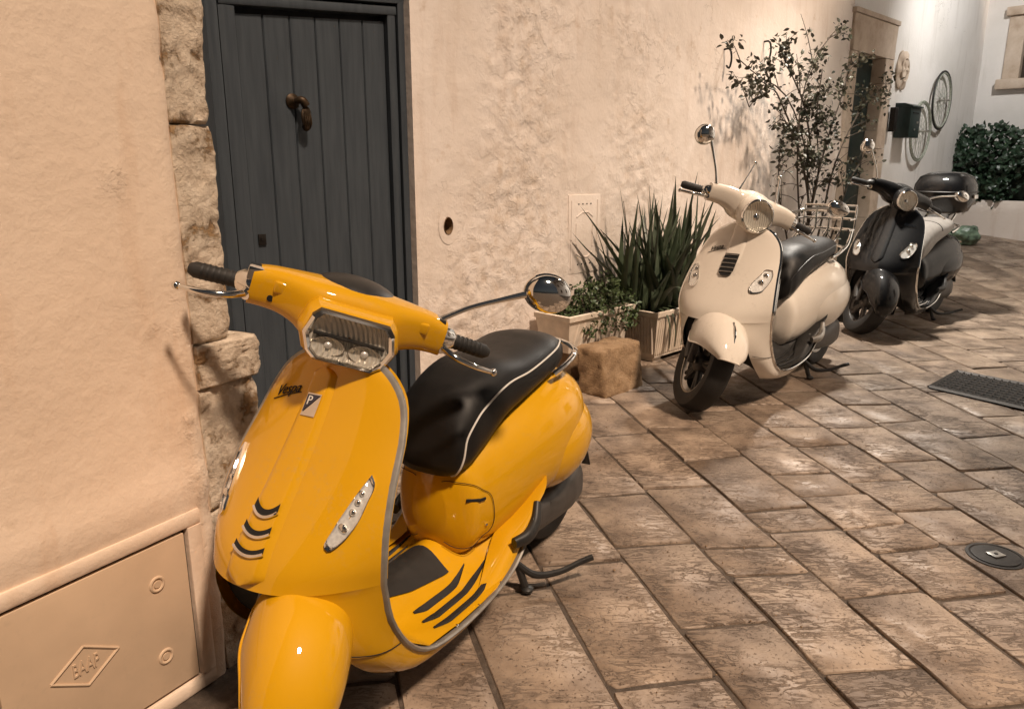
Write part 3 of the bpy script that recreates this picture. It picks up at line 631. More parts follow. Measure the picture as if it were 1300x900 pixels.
# inspection cover
ic = thing('wall_cover', 'plaster-coloured embossed cover plate on the wall above the leafy planter', 'cover plate', W(.68, .88))
g = G(); g.box((.685, -.004, .885), (.165, .010, .26), bev=.003).map(MW); part(g, 'plate', 'plaster', ic, angle=30)
for a, b in (((.55, .66), (.55, 1.11)), ((.82, .66), (.82, 1.11)), ((.60, 1.0), (.66, 1.03)), ((.66, 1.03), (.72, 1.03)), ((.72, 1.03), (.77, 1.0)), ((.60, .76), (.66, .73)), ((.66, .73), (.72, .73)), ((.72, .73), (.77, .76)), ((.60, .80), (.60, .96)), ((.77, .80), (.77, .96))):
    g = G(); g.grid(bar(a, b, .006, .002, .0095), cap=True).map(MW); fix_normals(part(g, 'rib', 'plaster', ic, angle=30))
for z_ in (1.085, .685):
    for k in range(4):
        g = G(); g.box((.62 + k * .042, .0055, z_), (.006, .002, .004)).map(MW); part(g, 'slot', 'dark', ic, smooth=False)

# ================================================================== ironwork in the ground
gr = thing('drain_grate', 'dark iron drain grate set in the paving at right', 'drain', (2.9, 4.45, 0))
ga, gb, gc_, gd = A(2.953, 4.834), A(2.581, 4.481), A(2.90, 4.03), A(3.29, 4.42)
g = G(); g.add([(*p, .006) for p in (ga, gb, gc_, gd)], [(0, 1, 2, 3)]); part(g, 'pit', 'dark', gr, smooth=False)
for p, q in ((ga, gb), (gb, gc_), (gc_, gd), (gd, ga)):
    g = G(); g.tube([(*p, .010), (*q, .010)], .012, n=4, flat=1.4); part(g, 'frame_bar', 'iron', gr, smooth=False)
for k in range(1, 12):
    p = ga + (gd - ga) * k / 12; q = gb + (gc_ - gb) * k / 12; g = G(); g.tube([(*p, .010), (*q, .010)], .009, n=4); part(g, 'grate_bar', 'iron', gr, smooth=False)
for k in range(1, 9):
    p = ga + (gb - ga) * k / 9; q = gd + (gc_ - gd) * k / 9; g = G(); g.tube([(*p, .009), (*q, .009)], .007, n=4); part(g, 'grate_bar', 'iron', gr, smooth=False)
vc = thing('valve_cover', 'small round iron valve cover in the paving at lower right', 'valve cover', (1.712, 2.42, 0))
g = G(); g.lathe([(.094, .000), (.094, .005), (.084, .006), (.080, .003), (0, .003)], c=(1.712, 2.42, 0), n=32, cap=False); part(g, 'rim', 'iron', vc, angle=30)
g = G(); g.lathe([(.076, .003), (.076, .006), (.070, .007), (0, .007)], c=(1.712, 2.42, 0), n=32, cap=False); part(g, 'lid', 'iron', vc, angle=30)
g = G(); g.box((1.712, 2.42, .009), (.024, .020, .003), bev=.002, rz=.3); part(g, 'square_plate', 'steel', vc, angle=30)
g = G(); g.lathe([(.007, .0115), (.007, .0135), (0, .0135)], c=(1.712, 2.42, 0), n=12, cap=False); part(g, 'plate_bolt', 'iron', vc)

# ================================================================== street lantern on the main wall, above the frame
ln = thing('street_light', 'lit wall floodlight on an iron arm high above the climbing rose', 'street light', W(3.25, 3.75, .55))
LZ, LO = 3.75, .55
g = G(); g.tube([(3.25, 0, LZ + .25), (3.25, .25, LZ + .28), (3.25, LO, LZ + .10)], .020, n=8, smooth=14); g.lathe([(0, 0), (.07, 0), (.07, .012), (0, .012)], axis='y', n=18).map(lambda V: V + (A(3.25, 0, LZ + .25) if False else 0)); g.map(MW); part(g, 'arm', 'iron', ln)
c_, s_ = math.cos(R(32)), math.sin(R(32)); TM = np.array([(1, 0, 0), (0, c_, s_), (0, -s_, c_)])
g = G(); g.box((3.25, LO, LZ + .05), (.15, .11, .035), bev=.015, M=TM).map(MW); part(g, 'housing', 'iron', ln, angle=30)
g = G(); g.box((3.25, LO + .022 , LZ + .012), (.12, .085, .004), M=TM).map(MW); part(g, 'lens', 'lantern_glass', ln, smooth=False)
pl = bpy.data.lights.new('flood_lamp', 'SPOT'); pl.energy = LAMP_W; pl.color = (1, .92, .82); pl.shadow_soft_size = .12; pl.spot_size = R(150); pl.spot_blend = 1.0
po = bpy.data.objects.new('flood_lamp', pl); COL.objects.link(po); po.location = W(3.25, LZ - .04, LO + .05) - A(*ln.location); po.parent = ln
dv = A(WN[0] * .85, WN[1] * .85, -1.0); po.rotation_euler = Vector(-dv).to_track_quat('Z', 'Y').to_euler()

# ================================================================== unseen house, added to keep the key light off the alley's far end
oh = thing('added_shade_house', 'unseen house added across the alley to shade its far end', 'added building', (6.4, 2.5, 0))
def ob(c, h, name, mat, bev=0):
    g = G(); g.box(c, h, bev=bev); return part(g, name, mat, oh, smooth=False)
ob((8.0, 2.8, 4.4), (2.2, 5.4, 4.5), 'wall', 'plaster_white'); ob((8.0, 2.8, 9.01), (2.35, 5.5, .11), 'roof', 'frame_stone')
for y_ in (-.6, 2.2, 4.6):
    for z_ in (1.8, 4.6, 7.2): ob((5.79, y_, z_), (.02, .40, .62), 'window', 'bark'); ob((5.77, y_, z_ - .68), (.06, .48, .05), 'sill', 'frame_stone')
g = G(); g.tube([(5.8, 7.75, 4.4), (5.68, 7.80, 4.42), (5.60, 7.88, 4.34)], .018, n=8, smooth=8)
sl2 = thing('street_light', 'lit floodlight on the corner of the added house across the alley', 'street light', (5.6, 7.88, 4.3))
part(g, 'arm', 'iron', sl2)
ax2 = Vector((.35, 2.6, -2.6)).normalized(); qm = np.array(ax2.to_track_quat('Z', 'Y').to_matrix()).T
g = G(); g.box((5.60, 7.88, 4.30), (.14, .10, .035), bev=.012, M=qm); part(g, 'housing', 'iron', sl2, angle=30)
g = G(); g.box(A(5.60, 7.88, 4.30) + A(*ax2) * .037, (.115, .08, .004), M=qm); part(g, 'lens', 'lantern_glass', sl2, smooth=False)
pl = bpy.data.lights.new('flood_lamp', 'SPOT'); pl.energy = LAMP2_W; pl.color = (1, .97, .93); pl.shadow_soft_size = .08; pl.spot_size = R(120); pl.spot_blend = .8
po = bpy.data.objects.new('flood_lamp', pl); COL.objects.link(po); po.location = Vector(A(5.60, 7.88, 4.30) + A(*ax2) * .07) - sl2.location; po.parent = sl2; po.rotation_euler = (-ax2).to_track_quat('Z', 'Y').to_euler()

rnd = random.Random(77); g = G()
for k in range(900):
    y_ = rnd.uniform(1.5, 7.5); x_ = rnd.uniform(-.2 * y_, .72 * y_)
    if (A(x_, y_) - W0) @ WN < .05: continue
    if rnd.random() < .35: q = W0 + WD * rnd.uniform(-.7, 4.6) + WN * abs(rnd.gauss(.03, .12)); x_, y_ = q
    r_ = rnd.uniform(.0015, .005) * (1.6 if rnd.random() < .06 else 1); z_ = gz(y_) + r_ * .3
    V = [A(x_, y_, z_) + A(a * rnd.uniform(.6, 1.3), b * rnd.uniform(.6, 1.3), c * rnd.uniform(.4, .9)) * r_ for a, b, c in ((1, 0, 0), (0, 1, 0), (-1, 0, 0), (0, -1, 0), (0, 0, 1), (0, 0, -1))]
    g.add(V, [(0, 1, 4), (1, 2, 4), (2, 3, 4), (3, 0, 4), (1, 0, 5), (2, 1, 5), (3, 2, 5), (0, 3, 5)])
tag(build(g, 'grit', 'rock', smooth=False), 'scattered grit and small pebbles on the paving', 'grit', kind='stuff')

# ================================================================== scooters
ROWS = dict(z=[.892, .886, .868, .830, .765, .670, .575, .505, .455], w=[.03, .085, .145, .188, .212, .228, .240, .244, .240],
            xc=[.385, .391, .402, .420, .462, .534, .612, .667, .690], xe=[.374, .374, .378, .390, .426, .482, .523, .538, .538],
            sag=[.001, .007, .022, .036, .040, .026, .010, .0, .0])
_k = np.linspace(0, 1, 9)
def shield_pt(v, u, off=0.):
    def raw(v, u):
        z, w, xc, xe, sg = (float(spl(_k, ROWS[k], min(max(v, 0), 1))[0]) for k in ('z', 'w', 'xc', 'xe', 'sag'))
        a = abs(u); return A(xc + (xe - xc) * a ** 2.3, w * u, z - sg * a ** 2.5)
    p = raw(v, u)
    if off:
        e = .01; dv = raw(min(v + e, 1), u) - raw(max(v - e, 0), u); du = raw(v, u + e) - raw(v, u - e)
        n = np.cross(du, dv); n /= np.linalg.norm(n) + 1e-9
        if n[0] < 0: n = -n
        p = p + n * off
    return p
def v_of_z(z): return float(np.interp(-z, [-q for q in ROWS['z']], _k))
OUT = A([.538, .240, .455], [.514, .236, .355], [.450, .229, .255], [.360, .222, .188], [.23, .216, .163], [.10, .214, .165], [-.03, .212, .190], [-.12, .208, .245], [-.18, .200, .295]).reshape(-1, 3)
INN = A([.652, .120, .455], [.628, .162, .375], [.575, .176, .270], [.47, .170, .175], [.34, .132, .120], [.2, .127, .112], [.05, .122, .132], [-.06, .112, .160], [-.12, .10, .20]).reshape(-1, 3)
def superring(c0, a, b, n, ex=2.4, plane='yz'):
    r = []
    for t in np.linspace(0, 2 * math.pi, n, endpoint=False):
        ct, st = math.cos(t), math.sin(t); q = (math.copysign(abs(ct) ** (2 / ex), ct) * a, math.copysign(abs(st) ** (2 / ex), st) * b)
        r.append((c0[0], c0[1] + q[0], c0[2] + q[1]) if plane == 'yz' else (c0[0] + q[0], c0[1], c0[2] + q[1]))
    return r
BX = [.055, .035, -.03, -.12, -.25, -.38, -.48, -.57, -.635, -.67]
BW = [.055, .105, .140, .168, .200, .218, .212, .178, .12, .04]
BB = [.29, .24, .215, .222, .258, .278, .308, .360, .425, .475]
BT = [.44, .49, .53, .57, .625, .655, .66, .645, .605, .555]
def body_pt(x, t, off=0):
    def raw(x, t):
        w, zb, zt = (float(spl(BX, q, x)[0]) for q in (BW, BB, BT)); ct, st = math.cos(t), math.sin(t); ex = 2.5
        return A(x, math.copysign(abs(ct) ** (2 / ex), ct) * w, (zb + zt) / 2 + math.copysign(abs(st) ** (2 / ex), st) * (zt - zb) / 2)
    p = raw(x, t)
    if off:
        n = np.cross(raw(x, t + .02) - raw(x, t - .02), raw(min(x + .006, .055), t) - raw(x - .006, t)); n /= np.linalg.norm(n) + 1e-9
        if n @ (p - A(-.3, 0, .45)) < 0: n = -n
        p = p + n * off
    return p
SX = [.088, .068, .03, -.05, -.15, -.26, -.38, -.48, -.545, -.575]
SW = [.045, .100, .122, .134, .142, .150, .150, .136, .095, .03]
ST = [.540, .605, .675, .732, .757, .755, .765, .772, .752, .715]
SB = [.505, .480, .470, .500, .565, .605, .635, .652, .665, .685]
def seat_pt(x, t, off=0):
    def raw(x, t):
        w, zb, zt = (float(spl(SX, q, x)[0]) for q in (SW, SB, ST)); ct, st = math.cos(t), math.sin(t); ex = 2.9
        return A(x, math.copysign(abs(ct) ** (2 / ex), ct) * w * (1 - .16 * max(0, st) ** 2), (zb + zt) / 2 + math.copysign(abs(st) ** (2 / ex), st) * (zt - zb) / 2)
    p = raw(x, t)
    if off:
        d = p - A(x, 0, float(np.mean([spl(SX, SB, x)[0], spl(SX, ST, x)[0]]))); p = p + d / (np.linalg.norm(d) + 1e-9) * off
    return p
HY = [0, .05, .092, .118, .150, .190, .225]
HA_ = [.070, .070, .066, .056, .046, .040, .036]; HB = [.074, .073, .067, .057, .050, .046, .043]
HX = [.322, .322, .320, .318, .314, .306, .300]; HZ = [.955, .955, .958, .966, .970, .968, .962]
AX_O = A(.355, 0, .90); AX_D = A(-.44, 0, .90) / np.linalg.norm(A(-.44, 0, .90))
AXR = -.60

def scooter(name, label, loc, heading, sc, steer, paint, style, lean=0.):
    """built facing +x, left side +y; turned so that it faces back towards the street corner of the camera"""
    root = thing(name, label, 'scooter', loc, 0)
    root.rotation_euler = (-lean if False else 0, 0, R(-90) - heading); root.scale = (sc, sc, sc)
    AXF, WR = (.640, .228) if style == 'sprint' else (.66, .232)
    ca, sa = math.cos(steer), math.sin(steer)
    def st(V):
        v = V - AX_O; return AX_O + v * ca + np.cross(AX_D, v) * sa + (v @ AX_D)[:, None] * AX_D * (1 - ca)
    A2 = AX_O - A(.090, 0, 0) if style == 'sprint' else AX_O
    def st2(V):
        v = V - A2; return A2 + v * ca + np.cross(AX_D, v) * sa + (v @ AX_D)[:, None] * AX_D * (1 - ca)
    def P(g, nm, mat, par=root, s=False, fix=True, **k):
        if s: g.map(st2 if s == 2 else st)
        o = build(g, nm, mat, par, **k)
        return fix_normals(o) if fix else o
    # ---- leg shield
    g = G(); vs = np.linspace(0, 1, 44); us = np.linspace(-1, 1, 41)
    g.grid([[shield_pt(v, u) for u in us] for v in vs])
    for sg in (1, -1):
        rows = []
        for k, s_ in enumerate(np.linspace(0, 1, 34)):
            o = spl(np.linspace(0, 1, 9), OUT, s_)[0]; i = spl(np.linspace(0, 1, 9), INN, s_)[0]; row = []
            for t in np.linspace(0, 1, 9):
                p = o + (i - o) * t; q = shield_pt(1, 1 - .5 * t); bl = max(0, 1 - s_ * 5) ** 2
                b = math.sin(math.pi * t) * .022 * min(1, s_ * 4); p = p + A(0, b * .8, -b * .9 * min(1, s_ * 1.6))
                p = p * (1 - bl) + q * bl; row.append(p * A(1, sg, 1))
            rows.append(row)
        g.grid(rows)
    sh = P(g, 'leg_shield', paint, angle=60)
    g = G(); g.grid([[shield_pt(v, u) - A(.032 + .02 * (1 - abs(u)), 0, .0) for u in np.linspace(-.985, .985, 25)] for v in np.linspace(.01, 1, 26)])
    P(g, 'inner_shield', paint if style != 'gts' else 'plastic', fix=False)
    # inner arch, dark wheel well
    g = G(); g.grid([[A(o[0] - .02, o[1] * u * .96, o[2] + .012 + .05 * (1 - u * u)) for u in np.linspace(-1, 1, 9)] for o in spl(np.linspace(0, 1, 9), INN, np.linspace(0, .6, 14))]); P(g, 'wheel_well', 'dark', fix=False)
    # trim round the rim
    e = [shield_pt(v, 1) for v in np.linspace(.06, 1, 26)] + [p for p in spl(np.linspace(0, 1, 9), OUT, np.linspace(.04, .93, 24))]
    tr = [p * A(1, -1, 1) for p in e[::-1]] + [shield_pt(.0, u) + A(0, 0, .004) for u in np.linspace(-.9, .9, 7)] + e
    g = G(); g.tube(np.array(tr) + A(-.006, 0, 0), .0062 if style == 'sprint' else .0055, n=8, flat=1.7, up=(1, 0, 0)); P(g, 'shield_trim', 'trim' if style == 'sprint' else 'chrome', sh)
    for sg in (1, -1):
        o = spl(np.linspace(0, 1, 9), OUT, .22)[0]; i = spl(np.linspace(0, 1, 9), INN, .22)[0]; q = []
        for t in np.linspace(.02, .9, 9):
            b = math.sin(math.pi * t) * .022 * .88; p_ = o + (i - o) * t + A(0, b * .8, -b * .9 * .35); q.append((p_[0] + .0015, sg * (p_[1] + .0015), p_[2]))
        g = G(); g.tube(q, .0011, n=5); P(g, 'panel_seam', 'dark', sh)
        if style == 'sprint':
            for s_ in (.50, .60, .70):
                o = spl(np.linspace(0, 1, 9), OUT, s_)[0]; g = G(); g.ell((o[0], sg * (o[1] - .004), o[2] + .010), (.006, .006, .003), 10, 6); P(g, 'trim_screw', 'chrome', sh)
    # ---- centre spine
    def strip(v0, v1, w0, w1, off, nv=30, nu=9, bulge=.0):
        rows = []
        for v in np.linspace(v0, v1, nv):
            hw = w0 + (w1 - w0) * (v - v0) / (v1 - v0); W_ = float(spl(_k, ROWS['w'], v)[0]); row = []
            en = min(1, (v1 - v) / .05 + .0) ** .5 if v > v1 - .05 else min(1, (v - v0) / .04) ** .5 if v < v0 + .04 else 1
            for a in np.linspace(-1, 1, nu):
                row.append(shield_pt(v, a * hw * max(en, .15) / W_, off * (1 - abs(a) ** 6) - .002 * (abs(a) > .95) + bulge * (1 - a * a)))
            rows.append(row)
        return rows
    if style == 'sprint':
        g = G(); g.grid(strip(.30, .985, .034, .060, .011)); sp = P(g, 'shield_spine', paint, sh, angle=50)
        g = G(); g.grid(strip(.985, .999, .05, .02, .006, 4)); 
        # three curved intake slots
        for k, z_ in enumerate((.580, .548, .516)):
            v = v_of_z(z_); hw = .034 + .004 * k; W_ = float(spl(_k, ROWS['w'], v)[0])
            pts = [shield_pt(v + .030 * (1 - a * a) * .6 - .012, a * hw / W_, .0145) for a in np.linspace(-1, 1, 15)]
            up = [shield_pt(v - .021 + .034 * (1 - a * a) * .6 - .012, a * hw * .97 / W_, .0150) for a in np.linspace(-1, 1, 15)]
            g = G(); g.grid([up, pts]); sl_ = P(g, 'intake_slot', 'dark', sh, fix=False)
            g = G(); g.tube(pts, .0036, n=7); P(g, 'chrome_lip', 'chrome', sl_)
    elif style == 'gts':
        g = G(); g.grid(strip(.10, .62, .040, .050, .006)); sp = P(g, 'shield_spine', paint, sh, angle=50)
        v0, v1 = v_of_z(.745), v_of_z(.650)
        g = G(); g.grid([[shield_pt(v, a * .036 * min(1, (v1 - v) / .04 + .55) / float(spl(_k, ROWS['w'], v)[0]), .009) for a in np.linspace(-1, 1, 9)] for v in np.linspace(v0, v1, 10)]); hg = P(g, 'horn_grille', 'dark', sh, fix=False)
        for v in np.linspace(v0 + .01, v1 - .02, 5):
            g = G(); g.tube([shield_pt(v, a * .034 / float(spl(_k, ROWS['w'], v)[0]), .011) for a in np.linspace(-1, 1, 9)], .0028, n=6); P(g, 'grille_bar', 'steel', hg)
    else:
        g = G(); g.grid(strip(.10, .85, .036, .05, .006)); sp = P(g, 'shield_spine', paint, sh, angle=50)
    # ---- badges
    def on_shield(V, z_, y_, off, rot=0):
        v = v_of_z(z_); W_ = float(spl(_k, ROWS['w'], v)[0]); out = []; c_, s_ = math.cos(rot), math.sin(rot)
        for p in V:
            a, b = p[0] * c_ - p[1] * s_, p[0] * s_ + p[1] * c_
            vv = v_of_z(z_ + b * .86); out.append(shield_pt(vv, (y_ + a) / float(spl(_k, ROWS['w'], vv)[0]), off + p[2]))
        return np.array(out)
    dirx = 1   # looking at the front, the scooter's left is on the right: +y is screen right
    if style == 'sprint':
        q = np.array([(a, b, 0) for b in np.linspace(-.024, .024, 5) for a in np.linspace(-.020, .020, 5)])
        F = [(i * 5 + j, i * 5 + j + 1, (i + 1) * 5 + j + 1, (i + 1) * 5 + j) for i in range(4) for j in range(4)]
        g = G(); g.add(on_shield(q, .775, 0, .0135), F); bd = P(g, 'square_badge', 'chrome', sh, fix=False, smooth=False)
        tri = np.array([(-.0175, -.0165, 0), (.0175, .021, 0), (-.0175, .021, 0)]); g = G(); g.add(on_shield(tri, .775, 0, .0148), [(0, 1, 2)]); P(g, 'badge_field', 'blue_black', bd, fix=False, smooth=False)
        V, F = text_geo('P', .026, extrude=.0004); V = V * A(1.1, 1, 1) + A(-.0065, .0075, 0); g = G(); g.add(on_shield(V, .775, 0, .0155), F); P(g, 'badge_letter', 'piping', bd, fix=False, smooth=False)
    V, F = text_geo('Vespa', .036 if style == 'sprint' else .030, shear=.45, extrude=.0006); V[:, 0] *= 1.0
    g = G(); g.add(on_shield(V, .800 if style == 'sprint' else .775, -.105 if style != 'lx' else .12, .002, .12), F); g.tube(on_shield(np.array([(-.046, -.016, 0), (.0, -.014, 0), (.05, -.011, 0)]), .80 if style == 'sprint' else .775, -.105 if style != 'lx' else .12, .002, .12), .0012, n=5)
    P(g, 'script_badge', 'iron' if style != 'lx' else 'chrome', sh, fix=False, smooth=False)
    # ---- indicators
    up_ = .085 if style == 'gts' else .045
    for sg in (1, -1):
        if style == 'sprint': O = [(.188, .682), (.197, .672), (.198, .630), (.191, .585), (.180, .562), (.160, .546), (.153, .552), (.157, .580), (.171, .632)]
        else: O = [(.186, .600), (.192, .590), (.186, .520), (.178, .502), (.130, .494), (.126, .502), (.150, .572), (.160, .594)]
        O = np.array(O)
        if style != 'sprint': O = (O - A(.16, .55)) * A(1.0, 1.0) + A(.172, .57 + up_)
        c_ = O.mean(0)
        def osp(p, off): return shield_pt(v_of_z(p[1]), sg * p[0] / float(spl(_k, ROWS['w'], v_of_z(p[1]))[0]), off)
        ring_ = path(np.vstack([O, O[:1]]), 40)[:-1]
        g = G(); g.grid([[osp(c_ + (p - c_) * f, h) for p in ring_] for f, h in ((1.06, .0), (1.06, .006), (1.0, .007), (.94, .004))], cv=True); ind = P(g, 'indicator', 'chrome', sh)
        g = G(); g.grid([[osp(c_ + (p - c_) * f, h) for p in ring_] for f, h in ((.97, .003), (.6, .0015), (.05, .001))], cv=True); P(g, 'reflector', 'reflector_plain', ind, fix=False)
        for k, (zc_, yc_, rr_) in enumerate(((.650, .184, .006), (.633, .182, .007), (.614, .179, .008), (.582, .172, .012)) if style == 'sprint' else ((.592 + up_, .181, .013), (.556 + up_, .172, .016))):
            g = G(); g.ell(osp((yc_, zc_), .003), (.006, rr_, rr_), 12, 8); P(g, 'bulb_cup', 'chrome', ind)
        g = G(); g.grid([[osp(c_ + (p - c_) * f, h) for p in ring_] for f, h in ((.985, .005), (.8, .012), (.4, .0145), (.04, .015))], cv=True); P(g, 'lens', 'glass', ind, fix=False)
    # ---- front wheel and fender
    def wheel(x, nm, s):
        kf = WR / .232
        prof = [(.150, -.040), (.165, -.048), (.195, -.056), (.218, -.052), (.230, -.034), (.233, 0), (.230, .034), (.218, .052), (.195, .056), (.165, .048), (.150, .040)]
        g = G(); g.lathe([(a * kf, b) for a, b in prof], c=(x, 0, WR), axis='y', n=48, cap=False)
        for k in range(48):   # tread blocks
            a = 2 * math.pi * k / 48
            for sg in (1, -1):
                pth = [(x + .2325 * math.cos(a + t * .06 * sg), sg * (.006 + t * .034), WR + .2325 * math.sin(a + t * .06 * sg)) for t in (0, .5, 1)]
        w_ = P(g, nm, 'rubber', s=s)
        g = G(); g.lathe([(.150, -.042), (.158, -.044), (.150, -.030), (.135, -.022), (.135, .022), (.150, .030), (.158, .044), (.150, .042)], c=(x, 0, WR), axis='y', n=48, cap=False); P(g, 'rim', 'steel' if style != 'lx' else 'engine', w_, s=s)
        g = G(); g.lathe([(0, -.05), (.022, -.05), (.045, -.035), (.05, -.02), (.05, .02), (.045, .035), (.022, .05), (0, .05)], c=(x, 0, WR), axis='y', n=24)
        for k in range(5):
            a = 2 * math.pi * k / 5 + .3
            for da in (-.12, .12): g.tube([(x + .04 * math.cos(a), -.012, WR + .04 * math.sin(a)), (x + .143 * math.cos(a + da), -.022, WR + .143 * math.sin(a + da))], [.018, .011], n=8)
        P(g, 'hub', 'engine' if style != 'gts' else 'plastic', w_, s=s)
        g = G(); g.lathe([(0, -.062), (.010, -.062), (.012, -.050), (.012, .05), (.010, .062), (0, .062)], c=(x, 0, WR), axis='y', n=12); P(g, 'axle_nut', 'chrome', w_, s=s)
        return w_
    wheel(AXF, 'front_wheel', 2); wheel(AXR, 'rear_wheel', False)
    ph = np.radians([128, 112, 92, 72, 52, 34, 16, 4, -4])
    tt = np.linspace(0, 1, 9)
    fR = [.246, .250, .255, .259, .263, .266, .267, .264, .259]; fW = [.080, .098, .106, .110, .108, .100, .086, .064, .038]; fD = [.085, .120, .150, .165, .158, .130, .095, .055, .03]
    if style == 'gts':
        ph = np.radians([135, 122, 108, 92, 76, 60, 46, 34, 26]); fR = [.258, .262, .266, .270, .274, .278, .282, .288, .294]; fW = [.09, .108, .118, .124, .126, .122, .110, .086, .05]; fD = [.10, .13, .16, .18, .18, .16, .12, .07, .03]
    rows = []
    for t_ in np.linspace(0, 1, 40):
        f_, r_, w_, d_ = (float(spl(tt, q, t_)[0]) for q in (ph, fR, fW, fD)); row = []
        for a in np.linspace(-1, 1, 25):
            an = a * math.pi / 2; yy = math.copysign(abs(math.sin(an)) ** .82, an) * w_; dd = d_ * (1 - abs(math.cos(an)) ** .75)
            rr = r_ - dd - .010 * abs(a) * 0; row.append((AXF + rr * math.cos(f_), yy, WR + rr * math.sin(f_)))
        rows.append(row)
    g = G(); g.grid(rows); fe = P(g, 'front_fender', paint, s=2, angle=70)
    e1 = [r_[0] for r_ in rows] + [p for p in rows[-1]] + [r_[-1] for r_ in rows[::-1]]
    g = G(); g.tube(e1, .0035, n=6); P(g, 'fender_edge', paint, fe, s=2)
    if style == 'gts':
        g = G(); g.tube([(AXF + .280 * math.cos(a), .0 + .018 * 0, WR + .280 * math.sin(a)) for a in np.radians([66, 60, 52, 44])], [.003, .008, .007, .003], n=8, smooth=10)
        g.tube([(AXF + .277 * math.cos(a), .0, WR + .277 * math.sin(a)) for a in np.radians([70, 42])], [.006, .004], n=8); P(g, 'fender_crest', 'chrome', fe, s=2)
    g = G(); g.tube([(AXF - .02, -.075, WR + .0), (AXF - .07, -.075, WR + .05), (AXF - .10, -.05, WR + .18), (AXF - .125, 0, WR + .28)], [.022, .026, .024, .024], n=10, smooth=14); g.tube([(AXF + .01, -.075, WR - .01), (AXF - .03, -.085, WR + .20)], .018, n=10); P(g, 'fork', 'engine', s=2)
    # ---- headset
    rows = []
    for y_ in np.concatenate([-np.linspace(.225, .0, 26)[:-1], np.linspace(0, .225, 26)]):
        q = abs(y_); a, b, x_, z_ = (float(spl(HY, t, q)[0]) for t in (HA_, HB, HX, HZ)); rows.append(superring((x_, y_, z_), a, b, 32, 3.2, 'xz'))
    g = G(); g.grid(rows, cv=True, cap=True); hs_ = P(g, 'headset', paint, s=True, angle=60)
    g = G(); g.tube([(.340, 0, .93), (.355, 0, .88), (.350, 0, .82)], [.070, .050, .06], n=20, smooth=10); P(g, 'neck', paint, hs_, s=False)
    if style == 'sprint':
        HEX = np.array([(-.095, -.004), (-.084, .032), (-.070, .047), (.070, .047), (.084, .032), (.095, -.004), (.080, -.038), (.060, -.054), (-.060, -.054), (-.080, -.038)])
        hexr = np.vstack([np.linspace(HEX[i], HEX[(i + 1) % 10], 4)[:-1] for i in range(10)])
        hc = A(.450, 0, .945)
    else:
        rr = .074 if style == 'gts' else .068
        hexr = np.array([(rr * math.cos(a), rr * math.sin(a)) for a in np.linspace(0, 2 * math.pi, 40, endpoint=False)]); hc = A(.450, 0, .945)
    tl_ = -.16      # lamp face tilted back
    def hp(p, f, dx, lift=0): return (hc[0] + dx + (p[1] * f) * tl_, p[0] * f, hc[2] + p[1] * f + lift)
    g = G(); g.grid([[hp(p, 1.02, -.10) for p in hexr], [hp(p, 1.20, -.060) for p in hexr], [hp(p, 1.17, -.020) for p in hexr], [hp(p, 1.05, -.003) for p in hexr]], cv=True); P(g, 'lamp_shell', paint, hs_, s=True, angle=35)
    g = G(); g.grid([[hp(p, f, d) for p in hexr] for f, d in ((1.07, -.012), (1.06, .006), (.99, .012), (.92, .006), (.91, -.006))], cv=True); hl = P(g, 'headlight', 'chrome', hs_, s=True, angle=40)
    g = G(); g.grid([[hp(p, f, d) for p in hexr] for f, d in ((.93, -.002), (.80, -.007), (.55, -.011), (.25, -.013), (.03, -.013))], cv=True); P(g, 'reflector', 'reflector', hl, s=True, fix=False)
    g = G(); g.grid([[hp(p, f, d) for p in hexr] for f, d in ((.92, .004), (.7, .010), (.35, .014), (.03, .015))], cv=True); P(g, 'lens', 'glass', hl, s=True, fix=False)
    if style == 'sprint':
        g = G(); g.box((hc[0] - .003, 0, hc[2] - .002), (.007, .078, .0022), bev=.001); P(g, 'lamp_divider', 'plastic', hl, s=True)
        for sg in (-1, 1):
            g = G(); g.grid([[(hc[0] - .004 + d, sg * .040 + .036 * f * math.cos(a), hc[2] - .026 + .021 * f * math.sin(a)) for a in np.linspace(0, 2 * math.pi, 24, endpoint=False)] for f, d in ((1, .004), (.85, 0), (.5, -.006), (.05, -.008))], cv=True); P(g, 'lamp_cup', 'reflector', hl, s=True, fix=False)
            g = G(); g.tube([(hc[0] + .0005, sg * .040 + .036 * math.cos(a), hc[2] - .026 + .021 * math.sin(a)) for a in np.linspace(0, 2 * math.pi, 25)], .0014, n=6, cap=False); P(g, 'cup_rim', 'chrome', hl, s=True)
            g = G(); g.ell((hc[0] - .004, sg * .040, hc[2] - .024), (.007, .009, .008), 12, 8); P(g, 'bulb', 'reflector_plain', hl, s=True)
        g = G(); g.grid([[hp(p, f, d) for p in [q for q in hexr if q[1] > .028]] for f, d in ((1.075, -.010), (1.075, .011), (.97, .0145))]); P(g, 'lamp_brow', 'plastic', hl, s=True, fix=False)
        g = G(); g.ell((.295, 0, 1.006), (.075, .100, .036), 28, 10, lo=-25); P(g, 'instrument_hood', 'plastic', hs_, s=True)
    else:
        g = G(); g.ell((hc[0] - .020, 0, hc[2] - .012), (.014, .020, .024), 14, 8); P(g, 'bulb_cup', 'chrome', hl, s=True)
        g = G(); g.ell((.315, 0, 1.005), (.070, .080, .035), 24, 10, lo=-25); P(g, 'instrument_hood', paint if style == 'gts' else 'plastic', hs_, s=True)
